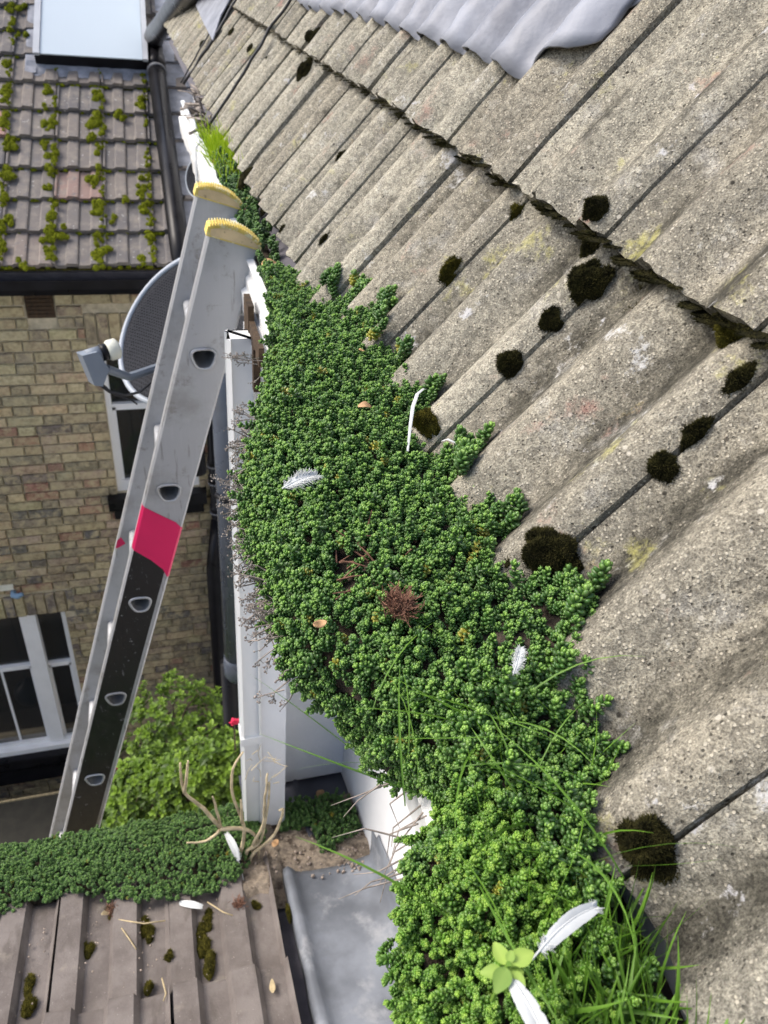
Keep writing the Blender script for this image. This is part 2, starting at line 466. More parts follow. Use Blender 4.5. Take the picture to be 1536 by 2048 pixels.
M_BARK = simple('bark', (0.07, 0.05, 0.035), 0.9, var=0.3, scale=30)
M_RED = simple('red_petal', (0.65, 0.02, 0.08), 0.6)
M_MOSSD = m_moss('dark_moss', (0.005, 0.0045, 0.002), (0.085, 0.082, 0.030))
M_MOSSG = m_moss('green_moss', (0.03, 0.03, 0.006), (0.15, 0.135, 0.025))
M_MOSSY = m_moss('yellow_moss', (0.09, 0.11, 0.008), (0.32, 0.36, 0.02))
M_SEDUM = m_sedum('stonecrop_leaf', (0.030, 0.072, 0.018), (0.054, 0.140, 0.025), (0.215, 0.395, 0.062), (0.36, 0.33, 0.05), 0.965)
M_LIME = m_sedum('lime_stonecrop_leaf', (0.045, 0.105, 0.015), (0.105, 0.235, 0.026), (0.27, 0.455, 0.052), (0.36, 0.36, 0.05), 0.995)
M_FSED = m_sedum('lower_stonecrop_leaf', (0.028, 0.066, 0.018), (0.052, 0.130, 0.028), (0.13, 0.26, 0.046), (0.35, 0.28, 0.03), 0.985)
M_GRASS = m_leafy('grass_blade', (0.035, 0.10, 0.012), (0.16, 0.33, 0.035))
M_YGRASS = m_leafy('yellow_grass_blade', (0.10, 0.26, 0.01), (0.44, 0.60, 0.02))
M_BUSH = m_leafy('bush_leaf', (0.025, 0.06, 0.010), (0.22, 0.37, 0.042), trans=0.25)
M_SEEDL = m_leafy('seedling_leaf', (0.20, 0.36, 0.06), (0.40, 0.56, 0.14))

# ------------------------------------------------------------------ scatter helper (geometry nodes)
def scatter(name, P, ROT, SC, VAR, protos, parent=None):
    n = len(P)
    me = bpy.data.meshes.new(name)
    me.vertices.add(n)
    me.vertices.foreach_set('co', np.array(P, dtype=np.float32).ravel())
    a = me.attributes.new('rot', 'FLOAT_VECTOR', 'POINT'); a.data.foreach_set('vector', np.array(ROT, dtype=np.float32).ravel())
    a = me.attributes.new('scl', 'FLOAT', 'POINT'); a.data.foreach_set('value', np.array(SC, dtype=np.float32))
    a = me.attributes.new('var', 'INT', 'POINT'); a.data.foreach_set('value', np.array(VAR, dtype=np.int32))
    me.update()
    o = link(name, me, parent)
    g = bpy.data.node_groups.new(name, 'GeometryNodeTree')
    g.interface.new_socket('Geometry', in_out='INPUT', socket_type='NodeSocketGeometry')
    g.interface.new_socket('Geometry', in_out='OUTPUT', socket_type='NodeSocketGeometry')
    gi = g.nodes.new('NodeGroupInput'); go = g.nodes.new('NodeGroupOutput')
    jn = g.nodes.new('GeometryNodeJoinGeometry')
    def named(nm, ty):
        k = g.nodes.new('GeometryNodeInputNamedAttribute'); k.data_type = ty; k.inputs['Name'].default_value = nm
        return k.outputs['Attribute']
    rot = named('rot', 'FLOAT_VECTOR'); scl = named('scl', 'FLOAT'); var = named('var', 'INT')
    e2r = g.nodes.new('FunctionNodeEulerToRotation'); g.links.new(rot, e2r.inputs[0])
    for i, pr in enumerate(protos):
        oi = g.nodes.new('GeometryNodeObjectInfo'); oi.inputs['Object'].default_value = pr
        oi.inputs['As Instance'].default_value = False
        ip = g.nodes.new('GeometryNodeInstanceOnPoints')
        cp = g.nodes.new('FunctionNodeCompare'); cp.data_type = 'INT'; cp.operation = 'EQUAL'
        ia = [s_ for s_ in cp.inputs if s_.type == 'INT']
        g.links.new(var, ia[0]); ia[1].default_value = i
        g.links.new(gi.outputs[0], ip.inputs['Points']); g.links.new(cp.outputs[0], ip.inputs['Selection'])
        g.links.new(oi.outputs['Geometry'], ip.inputs['Instance'])
        g.links.new(e2r.outputs[0], ip.inputs['Rotation']); g.links.new(scl, ip.inputs['Scale'])
        g.links.new(ip.outputs[0], jn.inputs[0])
    g.links.new(jn.outputs[0], go.inputs[0])
    md = o.modifiers.new('scatter', 'NODES'); md.node_group = g
    return o
def proto(name, mb, m, att='tip', smooth=True):
    return bpy.data.objects.new(name, mb.mesh(name, m, smooth, att))
def eul(axis, spin=None):
    q = Vector(axis).normalized().to_track_quat('Z', 'Y')
    s_ = rng.uniform(0, 6.283) if spin is None else spin
    return tuple((q.to_matrix() @ Matrix.Rotation(s_, 3, 'Z')).to_euler())

# ------------------------------------------------------------------ setting: courtyard ground
GZ = -7.0
gb = MB(); gb.add([(-60, -60, GZ), (60, -60, GZ), (60, 60, GZ), (-60, 60, GZ)], [(0, 1, 2, 3)])
tag(gb.build('ground', M_PAVE), 'grey paved courtyard ground far below the roofs', 'ground', kind='structure')

# ------------------------------------------------------------------ main house on the right
COVER, GAUGE = 0.2005, 0.268
Y0 = 0.1786
AMP = 0.0125
def wave(y):
    u = ((y - Y0) / COVER) % 1.0
    return AMP * math.cos(4 * math.pi * (u - 0.11)) + 0.004 * (0.5 - u)
def roof_h(y, s):
    c = math.floor(s / GAUGE); fr = s / GAUGE - c
    return 0.004 + 0.024 * (1 - fr) + wave(y)
def RP(y, s, n=0.0):
    return EAVE + Vector((0, y, 0)) + SV * s + NV * n

house = thing('house', 'house with a steep weathered grey tiled roof and white overgrown gutter', 'house', (0.6, 2.0, GZ))

def tile_mesh(seed):
    r = random.Random(seed)
    NU, NVv, T = 26, 6, 0.017
    L = GAUGE + 0.055
    mb = MB(); V_ = []
    chip = [r.gauss(0, 0.0012) for _ in range(NU + 1)]
    top = []; bot = []
    for j in range(NVv + 1):
        v = j / NVv
        for i in range(NU + 1):
            u = i / NU
            y = u * (COVER - 0.0022)
            w = AMP * math.cos(4 * math.pi * (u - 0.11)) + 0.004 * (0.5 - u)
            hz = 0.028 - 0.024 * (v * L / GAUGE) + w + 0.0006 * noise.noise(Vector((y * 40 + seed, v * 9, seed)))
            x = v * L + (chip[i] if j == 0 else 0)
            e = min(u, 1 - u) * COVER
            if e < 0.004: hz -= 0.0022 * (1 - e / 0.004)
            if j == 0: hz -= 0.0025
            top.append((x, y, hz)); bot.append((x, y, hz - T if j else hz - T + 0.002))
    n = NU + 1
    V_ = top + bot; o = len(top)
    F_ = []
    for j in range(NVv):
        for i in range(NU):
            a = j * n + i
            F_.append((a, a + n, a + n + 1, a + 1))
            F_.append((o + a, o + a + 1, o + a + n + 1, o + a + n))
    for i in range(NU):
        F_.append((i, i + 1, o + i + 1, o + i))
        a = NVv * n + i
        F_.append((a, o + a, o + a + 1, a + 1))
    for j in range(NVv):
        a = j * n
        F_.append((a, o + a, o + a + n, a + n))
        b = j * n + NU
        F_.append((b, b + n, o + b + n, o + b))
    mb.add(V_, F_)
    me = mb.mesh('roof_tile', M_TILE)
    me.shade_smooth()
    sm = me.attributes.get('sharp_edge') or me.attributes.new('sharp_edge', 'BOOLEAN', 'EDGE')
    ev = [(e.vertices[0], e.vertices[1]) for e in me.edges]
    sharp = []
    for a, b in ev:
        ta, tb = a % o, b % o
        rim = lambda k: k < n or k >= NVv * n or k % n in (0, NU)
        sharp.append(rim(ta) and rim(tb) and (a < o) == (b < o))
    sm.data.foreach_set('value', sharp)
    return me
TILES = [tile_mesh(k) for k in range(4)]
mb = MB()
P4 = [RP(-0.4, -0.01, -0.022), RP(6.2, -0.01, -0.022), RP(6.2, 1.5, -0.022), RP(-0.4, 1.5, -0.022)]
mb.add(P4 + [p - NV * 0.03 for p in P4], [(0, 3, 2, 1), (4, 5, 6, 7), (0, 1, 5, 4), (1, 2, 6, 5), (2, 3, 7, 6), (3, 0, 4, 7)])
roof = part(mb, 'roof', M_UNDER, house)
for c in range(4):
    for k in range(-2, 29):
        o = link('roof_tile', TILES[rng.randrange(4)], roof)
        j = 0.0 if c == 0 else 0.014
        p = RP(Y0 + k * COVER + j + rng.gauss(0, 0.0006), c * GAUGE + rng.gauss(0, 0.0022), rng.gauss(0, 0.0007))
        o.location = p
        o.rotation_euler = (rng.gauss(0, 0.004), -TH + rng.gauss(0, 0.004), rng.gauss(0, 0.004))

# lead apron dressed over the tiles
LEADLOW = [(0.80, 0.56), (0.857, 0.49), (0.875, 0.46), (0.865, 0.435), (0.882, 0.408), (0.927, 0.385), (0.969, 0.364), (1.02, 0.372), (1.072, 0.373), (1.146, 0.372), (1.249, 0.373), (1.341, 0.371), (1.513, 0.374), (1.647, 0.374), (1.873, 0.368), (2.131, 0.350), (2.22, 0.350), (2.30, 0.36)]
def interp(tab, x):
    if x <= tab[0][0]: return tab[0][1]
    for (a, va), (b, vb) in zip(tab, tab[1:]):
        if x <= b: return va + (vb - va) * (x - a) / max(1e-9, b - a)
    return tab[-1][1]
def lead_sheet(path_low, s_top, name, m, parent, n_v=26, lift=0.007, fold=1.15, dens=0.006):
    # resample the lower edge, rise from it to s_top keeping y constant
    pts = []
    for (a, sa), (b, sb) in zip(path_low, path_low[1:]):
        k = max(2, int(math.hypot(b - a, sb - sa) / dens))
        for i in range(k): pts.append((a + (b - a) * i / k, sa + (sb - sa) * i / k))
    pts.append(path_low[-1])
    mb = MB(); V_ = []; nU = len(pts)
    for i, (y, s0) in enumerate(pts):
        w0 = noise.noise(Vector((y * 23, 3.1, 0))) * 0.006 + noise.noise(Vector((y * 75, 1.1, 0))) * 0.004
        for j in range(n_v + 1):
            t = j / n_v
            s_ = s0 + w0 * (1 - t) + (s_top - s0 - w0 * (1 - t)) * t
            wy = 0.03 * t * noise.noise(Vector((s_ * 4, 8.0, 0)))
            yy = y + wy
            n_ = 0.030 + AMP * fold * math.cos(4 * math.pi * (((yy - Y0) / COVER) % 1.0 - 0.11)) + lift
            n_ -= 0.020 * max(0, (s_ - GAUGE) / GAUGE) if s_ < 2 * GAUGE else 0.020
            n_ += 0.0018 * noise.noise(Vector((yy * 17, s_ * 14, 1.7))) + 0.0015 * noise.noise(Vector((yy * 60, s_ * 45, 5)))
            if t < 0.06: n_ += 0.004 * noise.noise(Vector((yy * 50, 2, 2))) - 0.004
            V_.append(RP(yy, s_, n_))
    F_ = []
    for i in range(nU - 1):
        for j in range(n_v):
            a = i * (n_v + 1) + j
            F_.append((a, a + 1, a + n_v + 2, a + n_v + 1))
    mb.add(V_, F_)
    o = part(mb, name, m, parent, True)
    md = o.modifiers.new('thickness', 'SOLIDIFY'); md.thickness = 0.0025; md.offset = 1
    return o
lead_sheet(LEADLOW, 0.95, 'lead_flashing', M_LEAD, house)
# second piece of lead far along the roof
mbl = MB()
far_lead = [(3.19, 0.14), (3.36, 0.22), (3.40, 0.33), (3.9, 0.33), (4.35, 0.30), (4.30, 0.19), (3.7, 0.16)]
mbl.prism([(y, s_) for y, s_ in far_lead], EAVE + NV * 0.038, (0, 1, 0), SV, NV, 0.004)
part(mbl, 'lead_flashing', M_LEAD, house)

# walls under the eave (white painted), boarded bay standing proud of the wall
mb = MB()
mb.bbox((0.393, -1.2, GZ), (0.60, 1.40, -0.46))
mb.bbox((0.60, -1.2, GZ), (3.0, 8.0, -0.5))
mb.bbox((0.235, 1.325, GZ), (0.62, 1.60, -0.545))
mb.bbox((0.45, 1.60, GZ), (0.61, 5.2, -0.545))
wall = part(mb, 'wall', M_WHITE, house)
for i in range(36):
    b = MB(); zt = -0.56 - i * 0.036
    if zt < -1.84: break
    x0 = 0.214
    b.prism([(0, 0), (0, -0.0345), (0.0016, -0.0345), (0.0000, 0)][::1] if False else [(0.0, 0.0), (-0.0035, -0.0345), (0.010, -0.0345), (0.010, 0.0)], (x0, 1.3145, zt), (0, 1, 0), (0, 0, 1), (1, 0, 0), 0.40)
    part(b, 'weatherboard', M_WHITE, wall)
b = MB(); b.bbox((0.2085, 1.308, -1.86), (0.2345, 1.345, -0.55)); part(b, 'corner_trim', M_WHITE, wall)
b = MB(); b.bbox((0.26, 0.0, -0.52), (0.285, 1.33, -0.42)); b.bbox((0.262, 1.3, -0.54), (0.285, 5.0, -0.42)); part(b, 'fascia', M_WHITE, house)
b = MB(); b.bbox((0.2851, -0.2, -0.53), (0.60, 1.33, -0.51)); part(b, 'soffit', M_WHITE, house)
b = MB()
pe = [RP(-0.1, 0.04, -0.055), RP(6, 0.04, -0.055)]
b.add([(0.212, 0.9, -0.438), (0.212, 5.0, -0.438), (0.262, 5.0, -0.405), (0.262, 0.9, -0.405), (0.212, 0.9, -0.441), (0.212, 5.0, -0.441), (0.262, 5.0, -0.41), (0.262, 0.9, -0.41)], [(0, 1, 2, 3), (4, 7, 6, 5), (0, 4, 5, 1), (2, 6, 7, 3)])
part(b, 'eaves_felt', M_FELT, house)

# white gutter: swept ogee/square section, sagging and flaking at its far end
def gutter_sweep(sec, ys, off, m, parent, name):
    mb = MB(); V_ = []; n = len(sec)
    for y in ys:
        dx, dz = off(y)
        for x, z in sec: V_.append((x + dx, y, z + dz))
    F_ = []
    for i in range(len(ys) - 1):
        for k in range(n):
            k2 = (k + 1) % n
            F_.append((i * n + k, i * n + k2, (i + 1) * n + k2, (i + 1) * n + k))
    F_.append(tuple(range(n))); F_.append(tuple((len(ys) - 1) * n + k for k in range(n - 1, -1, -1)))
    mb.add(V_, F_)
    return part(mb, name, m, parent)
SEC = [(0.255, -0.425), (0.255, -0.522), (0.160, -0.528), (0.152, -0.520), (0.150, -0.482), (0.158, -0.476), (0.158, -0.460), (0.164, -0.454), (0.164, -0.436), (0.160, -0.430), (0.172, -0.428), (0.177, -0.434), (0.171, -0.452), (0.166, -0.515), (0.249, -0.512), (0.249, -0.425)]
def goff(y):
    if y < 1.9: return (0, 0)
    t = y - 1.9
    return (0.010 * noise.noise(Vector((y * 9, 1, 1))) - 0.004 * t, -0.012 * t + 0.012 * noise.noise(Vector((y * 7, 4, 2))) + (0.008 * noise.noise(Vector((y * 31, 2, 2)))))
ys = [-0.2 + 0.1 * i for i in range(22)] + [1.95 + 0.025 * i for i in range(46)]
gut = gutter_sweep(SEC, ys, goff, M_UPVC, house, 'gutter')
for yb in (0.55, 1.35, 2.3):
    b = MB()
    b.tube([(0.17, yb, -0.424), (0.16, yb, -0.427), (0.150, yb, -0.44), (0.1475, yb, -0.48), (0.147, yb, -0.53), (0.20, yb, -0.535)], 0.005, 6)
    part(b, 'gutter_bracket', M_UPVC, gut)
# rusty outlet and the white downpipe that drops on to the lower roof
b = MB()
b.bbox((0.1425, 1.06, -0.500), (0.1505, 1.175, -0.470)); b.bbox((0.1395, 1.10, -0.56), (0.1505, 1.115, -0.49))
b.bbox((0.141, 1.165, -0.515), (0.1505, 1.22, -0.447))
part(b, 'outlet_stain', M_RUST, house)
b = MB()
rr_ = [(0.0225 * sx + (-0.006 * sx if k == (0 if sx * sy > 0 else 1) else 0), 0.022 * sy + (-0.006 * sy if k == (1 if sx * sy > 0 else 0) else 0)) for sx, sy in ((-1, -1), (1, -1), (1, 1), (-1, 1)) for k in (0, 1)]
b.prism(rr_, (0.127, 1.16, -0.490), (1, 0, 0), (0, 1, 0), (0, 0, -1), 1.285)
dp = part(b, 'downpipe', M_UPVC, house)
for zc in (-1.44,):
    b = MB(); b.bbox((0.103, 1.136, zc - 0.012), (0.151, 1.184, zc + 0.012)); part(b, 'pipe_joint', M_UPVC, dp)
b = MB(); b.bbox((0.150, 1.15, -1.80), (0.205, 1.312, -0.53)); part(b, 'boxing', M_WHITE, house)
# cables and dark valley strip lying on the roof
for path, rr in (([(2.377, -0.03), (2.372, 0.166), (2.407, 0.266), (2.36, 0.40), (2.30, 0.6)], 0.004), ([(3.261, -0.04), (3.23, 0.131), (3.275, 0.321), (3.3, 0.6)], 0.0055), ([(3.35, -0.05), (3.40, 0.14), (3.6, 0.27), (3.7, 0.5)], 0.003)):
    b = MB()
    pts = []
    for (a, sa), (c2, sb) in zip(path, path[1:]):
        for i in range(8):
            t = i / 8; y = a + (c2 - a) * t; s_ = sa + (sb - sa) * t
            pts.append(RP(y, s_, 0.024 + AMP + 0.004 * (noise.noise(Vector((y * 5, s_ * 20, 0))))))
    b.tube(pts, rr, 6)
    o = b.build('cable', M_CABLE, None, True)
    tag(o, {0.004: 'black cable running down the roof just beyond the lead sheet', 0.0055: 'thick black cable beside the smaller far piece of lead', 0.003: 'thin black cable lying across the smaller far piece of lead'}[rr], 'cable')

# ------------------------------------------------------------------ low roof in front (bottom of the picture)
PR = R(16.4258)
LN = Vector((0, math.sin(PR), math.cos(PR)))
LD = Vector((0, math.cos(PR), -math.sin(PR)))     # down this roof, away from the camera
LO = Vector((0, 1.10, (-1.42275 - 1.10 * math.sin(PR)) / math.cos(PR)))   # eave point, x = 0
def LP(x, s, n=0.0): return LO + Vector((x, 0, 0)) - LD * s + LN * n      # s up the slope from the eave
ext = thing('extension', 'low extension with brown trough tiles and grey lead against the white wall', 'extension', (-0.8, 0.4, GZ))
LC = 0.2295
def trough(u):
    # two broad flat rolls and two pans in each tile
    t = (u * 2) % 1.0
    e = 0.09
    if t < 0.5 - e: return 0.021
    if t < 0.5: return 0.021 * (0.5 - t) / e
    if t < 1 - e: return 0.0
    return 0.021 * (t - 1 + e) / e
def low_tile(seed):
    r = random.Random(seed)
    us = sorted(set([0, 0.205, 0.25, 0.455, 0.5, 0.705, 0.75, 0.955, 0.9999] + [0.1, 0.35, 0.6, 0.85]))
    L, T = 0.36, 0.016
    mb = MB(); top = []; bot = []
    vs_ = (0.0, 0.02, 0.5, 1.0)
    for v in vs_:
        for u in us:
            h_ = trough(u) + 0.026 - 0.022 * v
            if v == 0: h_ -= 0.003
            y = -v * L + r.gauss(0, 0.0008)
            top.append((u * (LC - 0.003), y, h_)); bot.append((u * (LC - 0.003), y, h_ - T))
    n = len(us); o = len(top); F_ = []
    for j in range(len(vs_) - 1):
        for i in range(n - 1):
            a = j * n + i
            F_ += [(a, a + 1, a + n + 1, a + n), (o + a, o + a + n, o + a + n + 1, o + a + 1)]
    for i in range(n - 1):
        F_.append((i, o + i, o + i + 1, i + 1))
    for j in range(len(vs_) - 1):
        a = j * n; F_.append((a, a + n, o + a + n, o + a)); b_ = a + n - 1; F_.append((b_, o + b_, o + b_ + n, b_ + n))
    mb.add(top + bot, F_)
    return mb.mesh('roof_tile', M_NEAR)
LT = [low_tile(k) for k in range(3)]
mb = MB()
Q = [LP(-2.2, -0.02, -0.012), LP(0.393, -0.02, -0.012), LP(0.393, 2.4, -0.012), LP(-2.2, 2.4, -0.012)]
mb.add(Q + [q - LN * 0.05 for q in Q], [(0, 1, 2, 3), (4, 7, 6, 5), (0, 4, 5, 1), (1, 5, 6, 2), (2, 6, 7, 3), (3, 7, 4, 0)])
lroof = part(mb, 'roof', M_FELT, ext)
row0 = (1.10 - 0.757) / math.cos(PR)        # step between the two visible rows
G2 = 0.30
for j in range(-1, 3):
    for k in range(-7, 2):
        o = link('roof_tile', LT[rng.randrange(3)], lroof)
        s_ = row0 + j * G2
        o.location = LP(-0.312 + LC * k + rng.gauss(0, 0.001) + 0.0015, max(s_, 0.0) if j >= 0 else s_, rng.gauss(0, 0.0006))
        o.rotation_euler = (-PR + rng.gauss(0, 0.003), rng.gauss(0, 0.004), rng.gauss(0, 0.004))
mb = MB(); mb.bbox((-2.2, -1.0, GZ), (0.39, 1.06, -1.90)); part(mb, 'wall', M_MORTAR, ext)
mb = MB()
for i in range(2): pass
gsec = [(1.085, -1.80), (1.09, -1.87), (1.12, -1.90), (1.17, -1.90), (1.20, -1.87), (1.205, -1.82), (1.212, -1.82), (1.208, -1.88), (1.175, -1.908), (1.115, -1.908), (1.08, -1.875), (1.075, -1.80)]
mb.prism([(y, z) for y, z in gsec], (-2.2, 0, 0), (0, 1, 0), (0, 0, 1), (1, 0, 0), 2.35); part(mb, 'gutter', M_BLACK, ext)
# lead against the wall: rounded roll on its left, upstand on its right, ragged top
mb = MB(); prof = [(0.176, 0.004), (0.180, 0.026), (0.188, 0.033), (0.198, 0.026), (0.206, 0.014), (0.24, 0.010), (0.31, 0.011), (0.365, 0.014), (0.385, 0.03), (0.3905, 0.06), (0.3915, 0.16)]
V_ = []; F_ = []; ns = 60
for i in range(ns + 1):
    s_ = 0.112 + i * 0.022
    for k, (x, h_) in enumerate(prof):
        e = 0.02 * noise.noise(Vector((x * 30, 2, 5))) if i == 0 else 0
        hh = h_ + 0.004 * noise.noise(Vector((x * 14, s_ * 9, 3))) * (1 if 0 < k < 8 else 0.2)
        if k == 10: hh = 0.10 + 0.035 * (((s_ * 3.1) % 1.0) > 0.5) + 0.012 * noise.noise(Vector((s_ * 22, 0, 0)))
        V_.append(LP(x + (0.003 * noise.noise(Vector((s_ * 12, 7, k * 0.2))) if k < 5 else 0), s_ + e, hh))
nK = len(prof)
for i in range(ns):
    for k in range(nK - 1):
        a = i * nK + k; F_.append((a, a + 1, a + nK + 1, a + nK))
mb.add(V_, F_)
lf = part(mb, 'lead_flashing', M_LEADG, ext, True)
md = lf.modifiers.new('thickness', 'SOLIDIFY'); md.thickness = 0.003
# dark lead valley in front of the boarded bay
mb = MB(); V_ = []; F_ = []; nx, ny = 26, 16
for j in range(ny + 1):
    for i in range(nx + 1):
        x = 0.115 + 0.29 * i / nx; s_ = -0.29 + 0.30 * j / ny
        hh = 0.006 + 0.02 * max(0, 1 - abs(x - 0.275) / 0.02) ** 0.5 * 0 + 0.004 * noise.noise(Vector((x * 16, s_ * 16, 1)))
        hh += 0.014 * math.exp(-((x - 0.262) / 0.012) ** 2)
        V_.append(LP(x, s_, hh))
for j in range(ny):
    for i in range(nx):
        a = j * (nx + 1) + i; F_.append((a, a + nx + 1, a + nx + 2, a + 1))
mb.add(V_, F_)
vl = part(mb, 'lead_valley', M_DARKLEAD, ext, True)
md = vl.modifiers.new('thickness', 'SOLIDIFY'); md.thickness = 0.004

# ------------------------------------------------------------------ brick house across the courtyard
FP = R(28)
FS = Vector((0.033, math.cos(FP), math.sin(FP))).normalized()
FN = Vector((0, -math.sin(FP), math.cos(FP)))
FE = Vector((0, 4.86, -1.622))
def FPt(x, s, n=0.0): return FE + Vector((x, 0, 0)) + FS * s + FN * n
YW = 5.0
bh = thing('brick_house', 'yellow stock brick house with mossy tiled roof, skylight and black gutter', 'house', (-0.8, 6.0, GZ))
UW = (-0.36, 0.22, -3.30, -2.15)       # upper window opening x0,x1,z0,z1
LW = (-1.95, -0.877, -5.95, -4.37)     # lower window opening
mb = MB()
xL, xR = -3.2, 0.5
def wbox(x0, x1, z0, z1): mb.bbox((x0, YW, z0), (x1, YW + 0.25, z1))
wbox(xL, xR, UW[3], -1.66)
wbox(xL, UW[0], UW[2], UW[3]); wbox(UW[1], xR, UW[2], UW[3])
wbox(xL, xR, LW[3], UW[2])
wbox(xL, LW[0], LW[2], LW[3]); wbox(LW[1], xR, LW[2], LW[3])
wbox(xL, xR, GZ, LW[2])
bwall = part(mb, 'wall', M_MORTAR, bh)
mb = MB(); mb.bbox((xL, 6.0, GZ), (xR, 6.05, -1.7)); mb.bbox((xL, 5.26, -6.6), (xR, 6.0, -6.5)); mb.bbox((xL, 5.26, -3.9), (xR, 6.0, -3.8))
part(mb, 'room', M_DARK, bh)
PAL = [(0.43, 0.35, 0.22), (0.37, 0.315, 0.20), (0.31, 0.265, 0.18), (0.25, 0.21, 0.15), (0.43, 0.37, 0.23), (0.20, 0.175, 0.14), (0.165, 0.155, 0.14), (0.31, 0.20, 0.14), (0.29, 0.165, 0.12), (0.28, 0.245, 0.17), (0.38, 0.31, 0.22)]
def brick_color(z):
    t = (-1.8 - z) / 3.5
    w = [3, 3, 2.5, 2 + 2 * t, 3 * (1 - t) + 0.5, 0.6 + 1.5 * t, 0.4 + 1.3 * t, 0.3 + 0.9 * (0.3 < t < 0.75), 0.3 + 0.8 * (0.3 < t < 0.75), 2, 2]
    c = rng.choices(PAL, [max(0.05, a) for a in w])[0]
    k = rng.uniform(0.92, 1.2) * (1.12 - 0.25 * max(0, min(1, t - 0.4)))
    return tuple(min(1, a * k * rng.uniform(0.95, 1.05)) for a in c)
bricks = []
zc = -1.845
i = 0
while zc > -6.75:
    x = -2.5 + (0.0 if i % 2 == 0 else 0.168) + rng.uniform(-0.012, 0.012)
    k = 0
    while x < 0.46:
        w = 0.215 if (k % 2 == 0) else 0.1025
        if rng.random() < 0.06: w = 0.16
        spans = [(x, x + w)]
        for (a, b, z0, z1) in (UW, LW, (-0.745, -0.575, -1.965, -1.81), (-1.95, -0.80, -4.37, -4.16), (-0.42, 0.28, -2.15, -1.94)):
            if z0 - 0.03 < zc < z1 + 0.03:
                ns_ = []
                for (p, q) in spans:
                    if q <= a - 0.004 or p >= b + 0.004: ns_.append((p, q))
                    else:
                        if p < a - 0.02: ns_.append((p, a - 0.006))
                        if q > b + 0.02: ns_.append((b + 0.006, q))
                spans = ns_
        for (p, q) in spans:
            if q - p > 0.02: bricks.append(((p + q) / 2, zc, q - p, 0.064 + rng.uniform(-0.003, 0.002)))
        x += w + 0.0105; k += 1
    zc -= 0.075; i += 1
for a, b, zz, in ((-1.95, -0.80, -4.265), (-0.42, 0.28, -2.045)):     # soldier courses over the windows
    x = a
    while x < b:
        bricks.append((x + 0.034, zz, 0.062, 0.205)); x += 0.0735
def brick_mesh(seed):
    r = random.Random(seed); mb = MB(); b_ = 0.035
    V_ = []
    for (sx, sz) in ((-1, -1), (1, -1), (1, 1), (-1, 1)):
        V_.append((sx * 0.5, 0.5, sz * 0.5))
    for (sx, sz) in ((-1, -1), (1, -1), (1, 1), (-1, 1)):
        V_.append((sx * 0.5, -0.25 + r.uniform(-.05, .05), sz * 0.5))
    for (sx, sz) in ((-1, -1), (1, -1), (1, 1), (-1, 1)):
        V_.append((sx * (0.485 + r.uniform(-.012, .008)), -0.5 + r.uniform(-.08, .08), sz * (0.44 + r.uniform(-.04, .03))))
    F_ = [(0, 1, 5, 4), (1, 2, 6, 5), (2, 3, 7, 6), (3, 0, 4, 7), (4, 5, 9, 8), (5, 6, 10, 9), (6, 7, 11, 10), (7, 4, 8, 11), (8, 9, 10, 11)]
    mb.add(V_, F_)
    return mb.mesh('brick', M_BR1)
BM = [brick_mesh(k) for k in range(6)]
def seen_key(b):
    # nearest and clearest first: bricks within the field of view, closest to the eye
    v = Vector((b[0], YW, b[1])); d = v.dot(fwd); u = v.dot(right) / d * 1563.4 + 768; w = v.dot(down) / d * 1563.4 + 1024
    off = 0
    if u < -25 or u > 480 or w < 560 or w > 1620: off = 50
    if abs(b[0]) < 0.34 and -3.2 < b[1] < -1.9: off += 3
    return d + off
bricks.sort(key=seen_key)
for (x, z, w, h_) in bricks[:300]:
    o = link('brick', BM[rng.randrange(6)], bwall)
    o.location = (x, YW - 0.004 + rng.gauss(0, 0.0015), z); o.scale = (w, 0.03, h_)
    o.rotation_euler = (0, rng.gauss(0, 0.006), 0)
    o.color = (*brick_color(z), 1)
mb = MB(); cols = []
for (x, z, w, h_) in bricks[300:]:
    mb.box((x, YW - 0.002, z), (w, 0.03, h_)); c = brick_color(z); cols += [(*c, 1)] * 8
bm_ = part(mb, 'brick_mass', M_BR2, bwall); bm_['kind'] = 'stuff'
ca = bm_.data.color_attributes.new('bc', 'FLOAT_COLOR', 'POINT')
ca.data.foreach_set('color', np.array(cols, dtype=np.float32).ravel())
